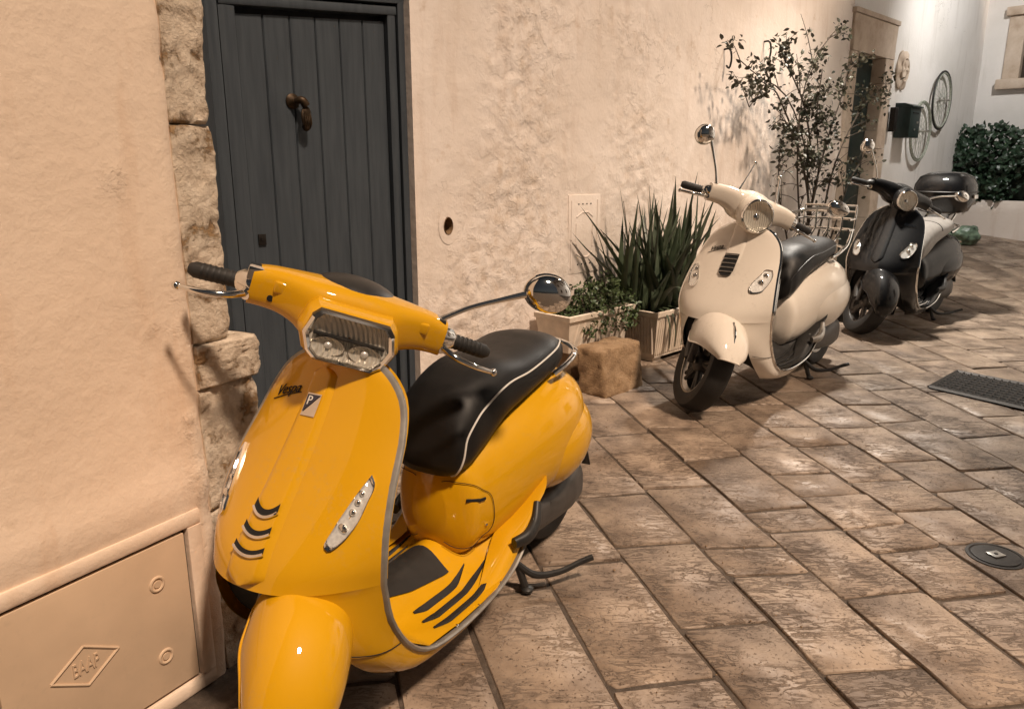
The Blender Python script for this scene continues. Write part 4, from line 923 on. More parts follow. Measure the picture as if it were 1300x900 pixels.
    for sg in (-1, 1):
        g = G(); g.tube([(.300, sg * .215, .962), (.294, sg * .240, .960), (.290, sg * .252, .957)], [.033, .031, .022], n=16); P(g, 'switch_housing', 'chrome' if style != 'lx' else 'plastic', hs_, s=True)
        g = G(); g.tube([(.292, sg * .245, .958), (.274, sg * .345, .948), (.271, sg * .357, .947)], [.0175, .0185, .012], n=16)
        for k in range(7):
            f = .1 + k * .12; c_ = A(.292, sg * .245, .958) * (1 - f) + A(.274, sg * .345, .948) * f; g.tube([c_, c_ + A(-.0005, sg * .004, 0)], .0192, n=16)
        P(g, 'grip', 'rubber', s=True)
        g = G(); g.tube([(.321, sg * .225, .945), (.348, sg * .260, .938), (.354, sg * .315, .930), (.336, sg * .366, .922)], [.009, .008, .0065, .0055], n=10, smooth=16, flat=1.0); g.ell((.335, sg * .369, .922), (.0095, .0095, .0095), 12, 8)
        g.tube([(.306, sg * .215, .948), (.331, sg * .232, .942)], .013, n=10); P(g, 'brake_lever', 'chrome', s=True)
    if style == 'sprint':
        g = G(); g.lathe([(0, .0), (.0075, 0), (.0075, .006), (0, .006)], axis='x', n=14).map(lambda V: V + A(.345, -.178, .955)); P(g, 'bolt_cap', 'dark', hs_, s=True)
        for sg in (-1, 1):
            g = G(); g.box((.347, sg * .145, .985), (.010, .032, .014), bev=.010); P(g, 'headset_boss', paint, hs_, s=True, angle=60)
    # ---- mirrors
    def mirror(sg, tip, nm='mirror', rad=(.034, .060, .047)):
        b = A(.308, sg * .205, .990); t = A(tip[0], sg * tip[1], tip[2])
        g = G(); g.tube([b, b + A(0, 0, .022)], .014, n=10); g.tube([b + A(0, 0, .015), b * .72 + t * .28 + A(0, 0, .02), b * .3 + t * .7 + A(0, 0, .01), t], [.0065, .006, .0065, .009], n=10, smooth=18); mr = P(g, nm, 'chrome', s=True)
        c_ = t + A(.0, sg * rad[1] * .75, rad[2] * .25)
        g = G(); g.ell(c_, rad, 24, 14, lo=-90); g.map(lambda V: np.where((V[:, 0] < c_[0] - .008)[:, None], np.stack([np.full(len(V), c_[0] - .008), V[:, 1], V[:, 2]], 1), V)); P(g, 'mirror_shell', 'chrome', mr, s=True)
        g = G(); g.tube([(c_[0] - .008, c_[1] + rad[1] * .98 * math.cos(a), c_[2] + rad[2] * .98 * math.sin(a)) for a in np.linspace(0, 2 * math.pi, 29)], .0035, n=6, cap=False); P(g, 'mirror_rim', 'chrome', mr, s=True)
    if style == 'sprint':
        mirror(1, (.300, .395, 1.130))
        g = G(); g.box((.308, .205, .992), (.020, .014, .018), bev=.005); P(g, 'mirror_clamp', 'plastic', s=True)
        g = G(); g.box((.308, -.212, .992), (.020, .026, .016), bev=.005); P(g, 'clamp_block', 'chrome', s=True)
    elif style == 'gts':
        mirror(1, (.25, .40, 1.09), rad=(.026, .060, .036)); mirror(-1, (.27, .31, 1.185), rad=(.030, .048, .046))
        for sg, q in ((-1, (.275, .06, 1.16)), (1, (.275, .085, 1.14))):
            g = G(); g.tube([(.345, sg * .105, 1.0), (q[0], sg * q[1] - .0, q[2])], .0045, n=8); g.ell((.345, sg * .105, .998), (.011, .011, .011), 10, 7); g.ell((q[0], sg * q[1], q[2]), (.010, .010, .010), 10, 7); P(g, 'screen_rod', 'chrome', s=True)
        g = G(); g.grid([[(.34 - .19 * h, .17 * a * (1 - .25 * h), 1.0 + .20 * h) for a in np.linspace(-1, 1, 9)] for h in np.linspace(0, 1, 6)])
        P(g, 'clear_screen', 'thin_clear', s=True, fix=False)
    else:
        mirror(1, (.27, .40, 1.09), rad=(.024, .052, .036)); mirror(-1, (.28, .33, 1.17), rad=(.028, .046, .048))
    # ---- floor
    rows = []
    def floor_z(x, y):
        o = float(np.interp(-x, [-.538, -.514, -.450, -.360, -.23, -.10, .03, .12, .18], [.460, .365, .265, .198, .175, .175, .200, .248, .300])); 
        return o + (.085 + .02 * (x < 0)) * math.exp(-(y / .085) ** 2)
    fx = np.linspace(.536, -.18, 50)
    for x_ in fx:
        hw = .214 + .022 * max(0, (x_ - .25) / .25) - .012 * max(0, -x_ / .18); rows.append([(x_, hw * a, floor_z(x_, hw * a)) for a in np.linspace(-1, 1, 31)])
    g = G(); g.grid(rows); fl = P(g, 'floorboard', paint if style == 'sprint' else 'plastic', angle=60)
    def on_floor(pts, off): return [(x_, y_, floor_z(x_, y_) + off) for x_, y_ in pts]
    if style == 'sprint':
        for sg in (1, -1):
            for k, (y_, xa, xb_) in enumerate(((.112, .275, .03), (.147, .285, -.03), (.182, .285, -.08))):
                c_ = path([(xa, y_), (.2, y_ + .002), (.1, y_ + .002), (xb_, y_ - .012)], 18); g = G(); rw = []
                for i, p in enumerate(c_):
                    w_ = .0095 * min(1, (i + .6) / 3, (17.6 - i) / 5); rw.append(on_floor([(p[0], sg * (p[1] - w_)), (p[0], sg * (p[1] - w_ * .6)), (p[0], sg * (p[1] + w_ * .6)), (p[0], sg * (p[1] + w_))], .0)); rw[-1] = [A(*q) + A(0, 0, h) for q, h in zip(rw[-1], (.001, .006, .006, .001))]
                g.grid(rw); P(g, 'rubber_strip', 'rubber', fl, fix=False)
        g = G(); g.grid([[A(*q) + A(0, 0, .006) for q in on_floor([(x_, (.088 - .030 * (x_ - .08) / .25) * a) for a in np.linspace(-1, 1, 13)], 0)] for x_ in np.linspace(.34, .085, 14)]); P(g, 'floor_mat', 'rubber', fl, fix=False)
    else:
        for sg in (1, -1):
            for y_ in (.12, .15, .18):
                g = G(); g.tube(on_floor([(x_, sg * y_) for x_ in np.linspace(.27, -.06, 12)], .004), .005, n=6); P(g, 'chrome_strip' if style == 'lx' else 'rubber_strip', 'chrome' if style == 'lx' else 'rubber', fl)
    # ---- rear body
    rows = [[body_pt(x_, t) for t in np.linspace(0, 2 * math.pi, 48, endpoint=False)] for x_ in spl(np.linspace(0, 1, 10), BX, np.linspace(0, 1, 44))]
    g = G(); g.grid(rows, cv=True, cap=True); bd_ = P(g, 'rear_body', paint, angle=60)
    for sg in (1, -1):
        Mx = [[.97, 0, -.24], [0, 1, 0], [.24, 0, .97]]
        g = G(); (g.ell((-.455, sg * .112, .430), (.200, .122, .142), 36, 22, M=Mx) if style == 'sprint' else g.ell((-.40, sg * .105, .425), (.275, .135, .150), 40, 24, M=Mx)); P(g, 'side_cowl', paint, bd_, angle=70)
        # skirt from floor edge to body: the flank wing with footpeg
        rows = []
        for s_ in np.linspace(0, 1, 16):
            o = spl(np.linspace(0, 1, 9), OUT, .62 + .38 * s_)[0]; fb = min(1, s_ / .35); fb = fb * fb * (3 - 2 * fb); i = body_pt(-.02 - .25 * s_, R(-62 + 46 * s_ ** .8)) * fb + A(o[0], o[1] - .03, floor_z(o[0], o[1] - .03) + .002) * (1 - fb); row = []
            for t in np.linspace(0, 1, 8):
                p = o + A(0, .0, .012 * fb) + (i - o) * t; p = p + A(0, .02 * fb * math.sin(math.pi * t), .014 * fb * math.sin(math.pi * t)); row.append((p[0], sg * p[1], p[2]))
            rows.append(row)
        g = G(); g.grid(rows); P(g, 'flank_wing', paint if style != 'gts' else 'plastic', fl, angle=70)
        rows = []
        for s_ in np.linspace(0, 1, 10):
            o = spl(np.linspace(0, 1, 9), OUT, .62 + .38 * s_)[0] + A(0, 0, .012); i = spl(np.linspace(0, 1, 9), INN, .62 + .38 * s_)[0]
            rows.append([(o[0] + (i[0] - o[0]) * t, sg * (o[1] + (i[1] - o[1]) * t + .012 * math.sin(math.pi * t)), o[2] + (i[2] - o[2]) * t) for t in np.linspace(0, 1, 5)])
        g = G(); g.grid(rows); P(g, 'under_skirt', paint if style == 'sprint' else 'plastic', fl, angle=70)
        # passenger peg
        g = G(); g.tube([(-.055, sg * .212, .268), (-.10, sg * .228, .272), (-.150, sg * .226, .290), (-.195, sg * .210, .335)], [.016, .021, .020, .014], n=12, smooth=16, flat=.8); P(g, 'passenger_peg', 'plastic' if style != 'gts' else 'steel', fl)
    # glove panel on the front of the under-seat body
    def pan(f, off):
        out = []
        for x_, t in f: out.append(body_pt(x_, R(t), off))
        return out
    o8 = [(.046, 62), (.03, 38), (-.012, 18), (-.040, 8), (-.052, -6), (-.048, -22), (-.02, -30), (.02, -42), (.046, -60)]
    if style == 'sprint':
        c_ = [body_pt(float(p[0]), R(float(p[1])), .0035) for p in path(np.array(o8) * A(1, .002), 50) / A(1, .002)]
        pts = [(p * A(1, -1, 1)) for p in c_[::-1]]
        g = G(); g.tube(c_, .0010, n=6); P(g, 'panel_gap', 'dark', bd_)
        g = G(); g.tube(pts, .0010, n=6); P(g, 'panel_gap', 'dark', bd_)
        g = G(); g.tube([body_pt(.030, R(14), .003), body_pt(.0, R(9), .003), body_pt(-.022, R(7), .003)], .005, n=8, flat=.6); P(g, 'panel_handle_slot', 'dark', bd_)
        g = G(); g.lathe([(0, 0), (.006, 0), (.006, .006), (0, .006)], n=12).map(lambda V: V + body_pt(-.03, R(-16), .0)); P(g, 'panel_screw', 'chrome', bd_)
    # ---- seat
    rows = [[seat_pt(x_, t) for t in np.linspace(0, 2 * math.pi, 44, endpoint=False)] for x_ in spl(np.linspace(0, 1, 10), SX, np.linspace(0, 1, 46))]
    g = G(); g.grid(rows, cv=True, cap=True); se = P(g, 'seat', 'vinyl' if style != 'lx' else 'vinyl_grey', angle=60)
    if style == 'sprint':
        for sg in (1, -1):
            tk = [(-.574, 70), (-.56, 46), (-.52, 28), (-.44, 19), (-.34, 16), (-.24, 14), (-.15, 14), (-.07, 14), (-.01, 13), (.036, 5), (.052, -12), (.054, -36), (.044, -62)]
            xs = np.linspace(0, 1, 60); X_ = spl(np.linspace(0, 1, len(tk)), [q[0] for q in tk], xs); T_ = spl(np.linspace(0, 1, len(tk)), [q[1] for q in tk], xs)
            g = G(); g.tube([seat_pt(float(a), R(float(b)), .002) * A(1, sg, 1) for a, b in zip(X_, T_)], .0028, n=6); P(g, 'seat_piping', 'piping', se)
    elif style == 'gts':
        g = G(); g.tube([seat_pt(-.575 + .66 * f, R(12), .002) for f in np.linspace(.05, .95, 30)], .002, n=5); P(g, 'seat_seam', 'plastic', se)
    else:
        g = G(); g.tube([seat_pt(-.20, R(a), .001) for a in np.linspace(5, 175, 20)], .003, n=5); P(g, 'seat_seam', 'plastic', se)
    # ---- grab rail
    g = G(); g.tube([(-.40, .150, .665), (-.47, .165, .690), (-.55, .150, .705), (-.612, .085, .715), (-.628, 0, .72), (-.612, -.085, .715), (-.55, -.150, .705), (-.47, -.165, .690), (-.40, -.150, .665)], .0085, n=10, smooth=40); g.tube([(-.56, .150, .715), (-.55, .12, .66)], .007, n=8); g.tube([(-.56, -.150, .715), (-.55, -.12, .66)], .007, n=8); P(g, 'grab_rail', 'chrome')
    # ---- tail light, flap, engine, stand
    g = G(); g.ell((-.672, 0, .55), (.030, .055, .042), 20, 12); P(g, 'tail_light', 'red')
    g = G(); P_ = [[(-.62 - .11 * f, y_, .50 - .22 * f - .03 * f * f) for y_ in (-.135, -.12, .12, .135)] for f in np.linspace(0, 1, 8)]; g.grid(P_); o_ = P(g, 'mudguard_flap', 'plastic', fix=False); md = o_.modifiers.new('s', 'SOLIDIFY'); md.thickness = .006
    g = G(); rows = [superring((x_, .095, z_ - .01), a, b, 24, 2.8) for x_, z_, a, b in ((-.22, .22, .01, .02), (-.25, .215, .035, .045), (-.36, .205, .045, .055), (-.48, .205, .050, .062), (-.58, .215, .052, .078), (-.66, .22, .045, .072), (-.69, .22, .015, .03))]; g.grid(rows, cv=True, cap=True); en = P(g, 'engine_cover', 'engine', angle=50)
    for k in range(4):
        g = G(); g.tube([(-.30 - k * .09, .132, .165), (-.33 - k * .09, .134, .23)], .008, n=6); P(g, 'cover_rib', 'engine', en)
    g = G(); g.tube([(-.42, .06, .29), (-.56, .07, .31), (-.66, .07, .30)], [.04, .05, .04], n=14, smooth=10); P(g, 'air_filter', 'plastic', en)
    g = G(); g.tube([(-.25, -.13, .20), (-.35, -.15, .20), (-.42, -.16, .21), (-.70, -.175, .25), (-.76, -.178, .26)], [.018, .02, .055, .058, .035], n=18, smooth=24); P(g, 'muffler', 'steel' if style != 'lx' else 'engine')
    g = G(); g.ell((-.3, 0, .26), (.30, .10, .085), 20, 10); P(g, 'engine_block', 'dark')
    g = G()
    for sg in (1, -1): g.tube([(-.20, sg * .09, .20), (-.225, sg * .13, .08), (-.235, sg * .15, .012)], .012, n=8, smooth=8); g.ell((-.235, sg * .155, .012), (.022, .020, .012), 10, 6)
    g.tube([(-.21, .10, .15), (-.21, -.10, .15)], .010, n=8)
    g.tube([(-.215, .125, .105), (-.25, .17, .060), (-.31, .225, .055), (-.375, .275, .075), (-.40, .30, .085)], [.010, .012, .010, .009, .010], n=8, smooth=18)
    P(g, 'centre_stand', 'plastic')
    if style == 'gts':
        g = G()
        for z_ in (.80, .86):
            g.tube([(-.60, -.15, z_), (-.68, -.15, z_ + .0), (-.70, -.12, z_), (-.70, .12, z_), (-.68, .15, z_), (-.60, .15, z_)], .007, n=8, smooth=0)
        for y_ in (-.15, -.075, 0, .075, .15): g.tube([(-.60, y_, .735), (-.69, y_, .80), (-.70, y_, .93)], .006, n=8)
        for z_ in (.90, .935): g.tube([(-.70, -.15, z_), (-.70, .15, z_)], .006, n=8)
        for sg in (1, -1): g.tube([(-.40, sg * .150, .67), (-.56, sg * .165, .72), (-.66, sg * .15, .80)], .008, n=8, smooth=12)
        P(g, 'luggage_rack', 'chrome')
        g = G(); g.tube([body_pt(x_, R(-38), .012) for x_ in np.linspace(-.12, -.63, 20)], .0045, n=8); P(g, 'cowl_trim', 'chrome', bd_)
        for z_ in (0, 1):
            g = G(); g.tube([shield_pt(v, .99) + A(-.02 - .012 * z_, .004, 0) for v in np.linspace(.62, .92, 6)], .005, n=6); P(g, 'inner_grille', 'chrome', sh)
    if style == 'lx':
        tb = thing('top_box', 'glossy black luggage top box on the black scooter', 'top box', (0, 0, 0))
        rows = []
        for h, w_, d_ in ((.0, .12, .10), (.015, .17, .14), (.10, .21, .175), (.16, .22, .185), (.22, .215, .180), (.28, .185, .15), (.31, .12, .10), (.318, .03, .03)):
            r_ = superring((0, 0, 0), w_, d_, 36, 2.8); rows.append([(-.62 + q[2], q[1], .80 + h) for q in r_])
        g = G(); g.grid(rows, cv=True, cap=True); bx_ = fix_normals(build(g, 'box_shell', 'black_paint', tb, angle=50))
        g = G(); rr_ = superring((0, 0, 0), .2215, .1865, 36, 2.8); g.tube([(-.62 + q[2], q[1], .965) for q in rr_ + rr_[:1]], .005, n=6, cap=False); build(g, 'box_seam', 'plastic', tb)
        g = G(); g.box((-.62, .222, .93), (.05, .006, .015), bev=.004); build(g, 'box_catch', 'chrome', tb)
        g = G(); g.grid([[(-.62 - .187 * math.cos(a) * f, .215 * math.sin(a), .90 + .03 * k) for a in np.linspace(-.6, .6, 9)] for k, f in ((0, 1.0), (1, 1.01), (2, 1.01))]); build(g, 'rear_reflector', 'red', tb)
        tb.location = root.location; tb.rotation_euler = root.rotation_euler; tb.scale = root.scale
        g = G(); g.tube([(-.48, .10, .72), (-.60, .10, .79)], .009, n=8); g.tube([(-.48, -.10, .72), (-.60, -.10, .79)], .009, n=8); g.tube([(-.70, -.08, .79), (-.52, -.08, .79)], .008, n=8); g.tube([(-.70, .08, .79), (-.52, .08, .79)], .008, n=8); P(g, 'rack', 'chrome')
        g = G(); g.tube([body_pt(x_, R(30), .010) for x_ in np.linspace(-.50, -.655, 10)], .006, n=8); P(g, 'tail_trim', 'chrome', bd_)
        V, F = text_geo('150', .03, extrude=.0006)
    return root
scooter('yellow_scooter', 'glossy yellow scooter with white-piped black seat in the foreground', (-.213, 2.06, 0), R(30.5), 1.04, R(49), 'yellow', 'sprint')
scooter('white_scooter', 'cream white scooter with chrome rear rack parked in the middle', (1.60, 4.60, 0), R(43), 1.15, R(50), 'white', 'gts')
scooter('black_scooter', 'black scooter with grey seat and top box parked farthest back', (3.41, 6.50, 0), R(46), 1.14, R(50), 'black_paint', 'lx')

# ================================================================== planters and plants
def leaf_geo(g, base, d, nrm, L, w, bend=.2, seg=3):
    d = d / (np.linalg.norm(d) + 1e-9); s = np.cross(d, nrm); s /= np.linalg.norm(s) + 1e-9; n = np.cross(s, d)
    V = [base]; F = []
    for k in range(1, seg):
        f = k / seg; ww = w * math.sin(math.pi * (f * .85 + .12)); c = base + d * L * f + n * (-bend * L * f * f)
        V += [c - s * ww + n * ww * .25, c, c + s * ww + n * ww * .25]
    V.append(base + d * L - n * bend * L)
    F += [(0, 2, 1), (0, 3, 2)]
    for k in range(seg - 2): o = 1 + 3 * k; F += [(o, o + 1, o + 4, o + 3), (o + 1, o + 2, o + 5, o + 4)]
    o = 1 + 3 * (seg - 2); F += [(o, o + 1, o + 3), (o + 1, o + 2, o + 3)]
    g.add(V, F)
def rdir(rnd, up=0.):
    v = A(rnd.gauss(0, 1), rnd.gauss(0, 1), rnd.gauss(0, 1) + up); return v / np.linalg.norm(v)
def wbox(frame, s0, s1, h0, h1, z0, z1, flare=.0, n=1):
    """hollow trough in wall coords"""
    g = G(); rows = []
    for z_, f in ((z0, 0), (z0 + (z1 - z0) * .5, flare * .5), (z1 - .035, flare), (z1 - .03, flare + .012), (z1, flare + .014), (z1, flare - .016), (z1 - .05, flare - .02)):
        rows.append([(s0 - f, h0 - f * .3, z_), (s1 + f, h0 - f * .3, z_), (s1 + f, h1 + f, z_), (s0 - f, h1 + f, z_)])
    g.grid(rows, cv=True); g.map(frame); return g
# leafy planter (nearer the blue door): s .30-.80, plain trough with slanted ribs
pl1 = thing('leafy_planter', 'cream trough planter with slanted ribs holding the low leafy herb', 'planter', W(.55, 0, .25))
a0, a1 = .20, .78; PH0, PH1 = .06, .30; Z1a = .43
part(wbox(MW, a0, a1, PH0, PH1, .19, Z1a, .035), 'trough', 'terracotta', pl1, angle=25)
for k in range(9):
    s_ = a0 + .03 + k * .062; g = G(); g.tube([(s_, PH1 + .006, .22), (s_ + .035, PH1 + .024, .38)], .008, n=6, flat=1.3).map(MW); part(g, 'rib', 'terracotta', pl1)
g = G(); g.add([(a0, PH0, Z1a - .03), (a1, PH0, Z1a - .03), (a1, PH1, Z1a - .03), (a0, PH1, Z1a - .03)], [(0, 1, 2, 3)]).map(MW); part(g, 'soil', 'soil', pl1, smooth=False)
g = G(); g.box(((a0 + a1) / 2, (PH0 + PH1) / 2, .095), (.24, .10, .095), bev=.01).map(MW); part(g, 'plinth_block', 'rock', pl1)
hp_ = thing('herb_plant', 'low dense green herb spilling over the nearer planter', 'plant', W(.6, Z1a - .03, .2))
g = G(); rnd = random.Random(3)
for k in range(1500):
    q = A(rnd.uniform(a0 - .02, a1 + .12), rnd.uniform(PH0 - .02, PH1 + .10), 0); e = (q[0] - (a0 + .40)) / .34, (q[1] - .19) / .2
    r2 = e[0] ** 2 + e[1] ** 2
    if r2 > 1.25: continue
    top = Z1a + .17 * max(0, 1 - r2) ** .6 + .05 * nz(q[0] * 9, q[1] * 9, 2, 2) + (.03 if q[0] > .6 else 0)
    z_ = rnd.uniform(Z1a - .05 - .10 * (q[1] > PH1), max(top, Z1a - .03)); d = rdir(rnd, .5); leaf_geo(g, A(q[0], q[1], z_), d, rdir(rnd, 1), rnd.uniform(.022, .042), rnd.uniform(.008, .013), .3)
g.map(MW); o = part(g, 'foliage', 'herb', hp_, smooth=False); o['kind'] = 'stuff'
for k in range(14):
    s_, h_ = rnd.uniform(a0 + .1, a1), rnd.uniform(PH0 + .03, PH1); g = G(); g.tube([(s_, h_, Z1a - .04), (s_ + rnd.uniform(-.04, .06), h_ + rnd.uniform(-.03, .06), Z1a + .08)], .003, n=5).map(MW); part(g, 'stem', 'bark', hp_)
# aloe planter: vertical flutes
pl2 = thing('fluted_planter', 'larger cream fluted trough planter holding the spiky aloe', 'planter', W(1.25, 0, .3))
b0, b1, Q0, Q1, Z2 = 1.00, 1.72, .10, .40, .36
part(wbox(MW, b0, b1, Q0, Q1, .035, Z2, .03), 'trough', 'terracotta', pl2, angle=25)
for k in range(30):
    s_ = b0 + .012 + k * (b1 - b0 - .024) / 29; g = G(); g.tube([(s_, Q1 + .003, .06), (s_, Q1 + .028, Z2 - .045)], .010, n=6).map(MW); part(g, 'flute', 'terracotta', pl2)
for k in range(11):
    h_ = Q0 + .02 + k * (Q1 - Q0 - .04) / 10; g = G(); g.tube([(b0 - .003, h_, .06), (b0 - .028, h_, Z2 - .045)], .010, n=6).map(MW); part(g, 'flute', 'terracotta', pl2)
for s_ in (b0 + .06, b1 - .06):
    g = G(); g.box((s_, (Q0 + Q1) / 2, .018), (.05, .13, .018), bev=.006).map(MW); part(g, 'foot', 'terracotta', pl2)
g = G(); g.add([(b0, Q0, Z2 - .03), (b1, Q0, Z2 - .03), (b1, Q1, Z2 - .03), (b0, Q1, Z2 - .03)], [(0, 1, 2, 3)]).map(MW); part(g, 'soil', 'soil', pl2, smooth=False)
al = thing('aloe_plant', 'tall spiky aloe with long dark leaves beside the white scooter', 'plant', W(1.3, Z2 - .03, .25))
rnd = random.Random(11)
for k in range(130):
    c = A(rnd.choice((1.02, 1.14, 1.28, 1.42, 1.56)) + rnd.gauss(0, .05), .25 + rnd.gauss(0, .05), Z2 - .04)
    az = rnd.uniform(0, 2 * math.pi); ln_ = rnd.uniform(.50, .95) * (1.12 if rnd.random() < .3 else 1); tilt = abs(rnd.gauss(.22, .46)); droop = rnd.uniform(.05, .5) * tilt
    d0 = A(math.sin(tilt) * math.cos(az), math.sin(tilt) * math.sin(az) * .8, math.cos(tilt)); side = np.cross(d0, A(0, 0, 1)); side = side / (np.linalg.norm(side) + 1e-6) if np.linalg.norm(side) > .05 else A(1, 0, 0)
    nrm = np.cross(side, d0); w0 = rnd.uniform(.020, .032); P = []
    for i, f in enumerate(np.linspace(0, 1, 9)):
        p = c + d0 * ln_ * f + A(d0[0], d0[1], -1.2) * (droop * ln_ * f * f) + side * .03 * math.sin(f * 2 + k); ww = w0 * (1 - f) ** .75 * (1 + .35 * math.sin(f * 3)) + .0006
        p[1] = max(p[1], .035)
        P.append([p - side * ww + nrm * ww * .45, p - nrm * ww * .16, p + side * ww + nrm * ww * .45, p + nrm * ww * .26])
    g = G(); g.grid(P, cv=True).map(MW); part(g, 'leaf', 'aloe', al, angle=70)
for k, (s_, h_) in enumerate(((1.12, .43), (1.2, .44), (1.36, .44), (1.05, .42), (1.5, .43))):   # dry drooping leaves over the rim
    P = [];
    for f in np.linspace(0, 1, 8):
        p = A(s_ + .03 * f, .33 + .14 * math.sin(f * 1.9), Z2 + .04 * math.sin(f * 3.1) - .26 * f * f); ww = .016 * (1 - f) ** .6 + .001; P.append([p + A(-ww, 0, 0), p + A(0, -.004, 0), p + A(ww, 0, 0), p + A(0, .004, 0)])
    g = G(); g.grid(P, cv=True).map(MW); part(g, 'drooping_leaf', 'aloe', al)
g = G(); g.tube([W(1.02, Z2, .2), W(.98, .8, .16), W(.93, 1.10, .14)], [.006, .004, .002], n=6, smooth=10); part(g, 'dry_stalk', 'bark', al)
# rough stone block leaning in front of the planters
g = G(); bm = bmesh.new(); bmesh.ops.create_cube(bm, size=2); bmesh.ops.subdivide_edges(bm, edges=bm.edges[:], cuts=13, use_grid_fill=True)
V = np.array([v.co[:] for v in bm.verts]); bm.verts.index_update(); F = [[v.index for v in q.verts] for q in bm.faces]; bm.free()
V = V / (np.abs(V) ** 30).sum(1)[:, None] ** (1 / 30)
V = V * A(.20, .10, .135); V[:, 0] += V[:, 2] * .25; V[:, 1] -= V[:, 2] * .35
V += np.array([[.012 * nz(*(p * 14), 5), .012 * nz(*(p * 14 + 5), 5), .010 * nz(*(p * 14 + 9), 5)] for p in V])
g.add(V + A(.33, .53, .128), F).map(MW)
tag(build(g, 'stone_block', 'rock', origin=W(.36, 0, .55), angle=80), 'rough ochre stone block on the paving in front of the planters', 'stone block')

# climbing rose
rose = thing('climbing_rose', 'straggly climbing rose with thin branches against the wall behind the white scooter', 'shrub', W(3.75, gz(7.2), .2))
rnd = random.Random(5); tips = []
def branch(P, r0, r1, n=16):
    g = G(); g.tube([A(p[0], p[1], p[2]) for p in P], [r0, (r0 + r1) / 2, r1], n=6, smooth=n).map(MW); part(g, 'branch', 'bark', rose)
    Q = path(np.array(P, float), 30); tips.append((Q, r1))
B0 = .25
main_b = [[(3.70, .18, .1), (3.62, .22, .7), (3.72, .25, 1.25), (3.55, .26, 1.75), (3.62, .24, 2.15)],
          [(3.66, .2, .1), (3.45, .24, .8), (3.25, .26, 1.35), (3.30, .22, 1.8), (3.55, .2, 2.25), (3.75, .22, 2.42)],
          [(3.74, .2, .1), (3.86, .26, .8), (3.92, .3, 1.3), (4.20, .32, 1.7), (4.55, .34, 1.98), (5.1, .30, 2.05)],
          [(3.60, .2, .1), (3.20, .25, .7), (2.95, .25, 1.15), (2.98, .22, 1.5)],
          [(3.72, .18, .1), (3.60, .24, .9), (3.40, .24, 1.5), (3.0, .2, 1.92), (2.6, .16, 2.03), (2.36, .14, 2.12)],
          [(3.78, .2, .1), (4.05, .3, .7), (4.2, .34, 1.15), (4.5, .36, 1.45)],
          [(3.7, .2, .6), (3.55, .3, 1.1), (3.75, .3, 1.6), (4.0, .3, 2.05), (4.12, .28, 2.3)],
          [(3.5, .24, 1.2), (3.1, .22, 1.7), (2.7, .2, 1.95), (2.5, .17, 1.78)],
          [(3.66, .24, .9), (3.25, .26, 1.45), (2.95, .22, 1.7), (2.8, .2, 1.62)],
          [(3.62, .24, 1.3), (3.35, .22, 1.85), (3.15, .2, 2.05), (2.95, .18, 2.22)]]
for P in main_b: branch(P, .012, .004)
for P in main_b:
    Q = path(np.array(P), 24)
    for j in range(6, 24):
        if rnd.random() < .8:
            b = Q[j]; d = A(rnd.uniform(-.55, .55), rnd.uniform(-.05, .18), rnd.uniform(-.15, .35)); d *= rnd.uniform(.5, 1)
            branch([tuple(b), tuple(b + d * .5 + A(0, 0, .03)), tuple(b + d)], .0045, .0018, 7)
g = G()
for Q, r in tips:
    L_ = np.linalg.norm(Q[-1] - Q[0])
    for k in range(int(12 + L_ * 26)):
        i = int(rnd.uniform(.25, 1) ** .7 * 29); i = min(29, i)
        if Q[i][2] < 1.15 and rnd.random() < .72: continue
        b = Q[i] + A(rnd.gauss(0, .035), rnd.gauss(0, .03), rnd.gauss(0, .035))
        if nz(b[0] * 3, b[2] * 3, 4, 2) < -.10: continue
        leaf_geo(g, b, rdir(rnd, -.1), rdir(rnd, .5), rnd.uniform(.030, .058), rnd.uniform(.010, .018), .3)
g.map(MW); o = part(g, 'crown', 'rose', rose, smooth=False); o['kind'] = 'stuff'
rp = thing('rose_pot', 'dark clay pot at the foot of the climbing rose', 'plant pot', W(3.7, 0, .22))
g = G(); g.lathe([(0, .0), (.13, .0), (.17, .22), (.19, .23), (.19, .27), (.165, .27), (.16, .22), (0, .21)], n=24).map(lambda V: V + A(3.70, .22, gz(7.2))).map(MW); part(g, 'pot', 'rock', rp)
g = G(); g.lathe([(.16, .222), (0, .235)], n=20, cap=False).map(lambda V: V + A(3.70, .22, gz(7.2))).map(MW); part(g, 'soil', 'soil', rp)

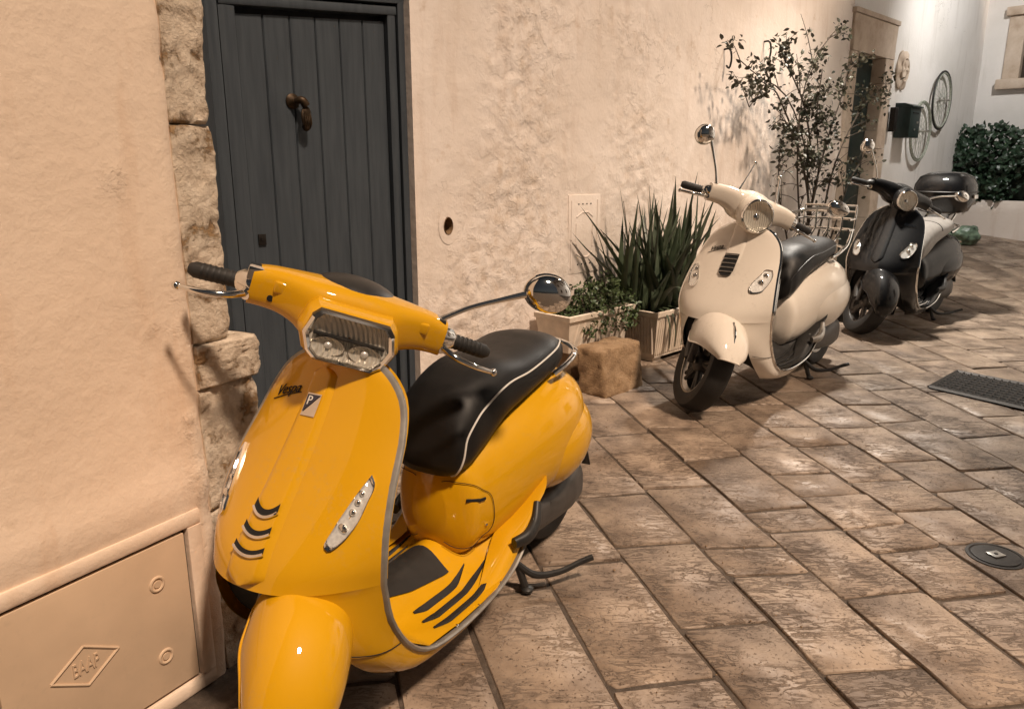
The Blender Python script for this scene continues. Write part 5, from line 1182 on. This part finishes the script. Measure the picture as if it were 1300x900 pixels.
# planter wall and ivy at the end of the alley
ez = .40
pw = thing('planter_wall', 'low peach plastered planter wall below the ivy at the end of the alley', 'planter', (cN[0], cN[1], ez))
g = G(); rows = []
for z_, f in ((ez - .15, 0), (ez + .30, .0), (ez + .43, .004), (ez + .46, -.012), (ez + .46, -.07)):
    rows.append([(s_ , .62 + f + .006 * nz(s_ * 3, z_ * 5, 8, 3), z_) for s_ in np.linspace(.03, 4.2, 40)])
g.grid(rows).map(MX); fix_normals(part(g, 'front', 'plaster', pw)); 
g = G(); g.box((2.1, .30, ez + .18), (2.06, .26, .22)).map(MX); part(g, 'soil', 'soil', pw, smooth=False)
iv = thing('ivy_hedge', 'dark glossy ivy hedge growing over the end planter wall', 'hedge', (cN[0] + XD[0] * .6 + XN[0] * .4, cN[1] + XD[1] * .6 + XN[1] * .4, ez + .45))
g = G(); rnd = random.Random(21)
for k in range(5200):
    s_ = rnd.uniform(-.02, 2.3); z_ = rnd.uniform(-.10, 1.15); 
    top = .92 + .20 * nz(s_ * 2.2, 1, 1, 3) - .25 * max(0, s_ - .9) + .10 * math.sin(s_ * 5)
    if z_ > top: continue
    dep = .42 + .22 * math.sqrt(max(0, 1 - (abs(z_ - .4) / .75) ** 2)) + .10 * nz(s_ * 4, z_ * 4, 3, 3)
    if (s_ - .95) ** 2 / .10 + (z_ - .12) ** 2 / .06 < 1 and rnd.random() < .93: continue
    h_ = dep * (1 - .35 * rnd.random() ** 2); d = rdir(rnd, -.3) + A(0, .6, 0); leaf_geo(g, A(s_, h_, ez + .46 + z_), d, A(0, 1, .6) + rdir(rnd) * .7, rnd.uniform(.05, .09), rnd.uniform(.026, .042), .25)
g.map(MX); o = part(g, 'foliage', 'ivy', iv, smooth=False); o['kind'] = 'stuff'
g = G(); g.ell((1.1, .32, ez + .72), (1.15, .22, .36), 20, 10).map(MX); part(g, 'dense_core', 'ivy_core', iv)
for k in range(8):
    s_ = .1 + .25 * k; g = G(); g.tube([(s_, .3, ez + .38), (s_ + .08, .36, ez + .8), (s_ + rnd.uniform(-.2, .3), .42, ez + 1.15)], [.016, .010, .005], n=6, smooth=10).map(MX); part(g, 'stem', 'bark', iv)
# crumpled bag
g = G(); bm = bmesh.new(); bmesh.ops.create_icosphere(bm, subdivisions=4, radius=1)
V = np.array([v.co[:] for v in bm.verts]); bm.verts.index_update(); F = [[v.index for v in q.verts] for q in bm.faces]; bm.free()
V = V * np.array([1 + .30 * nz(*(p * 1.7), 4) - .12 * abs(nz(*(p * 4), 3)) for p in V])[:, None] * A(.20, .14, .13); V[:, 2] = np.maximum(V[:, 2], -.11)
bp = A(5.88, 9.90); g.add(V + A(bp[0], bp[1], gz(bp[1]) + .11), F)
tag(build(g, 'plastic_bag', 'bag', angle=75), 'crumpled green and white plastic bag on the paving behind the black scooter', 'bag')
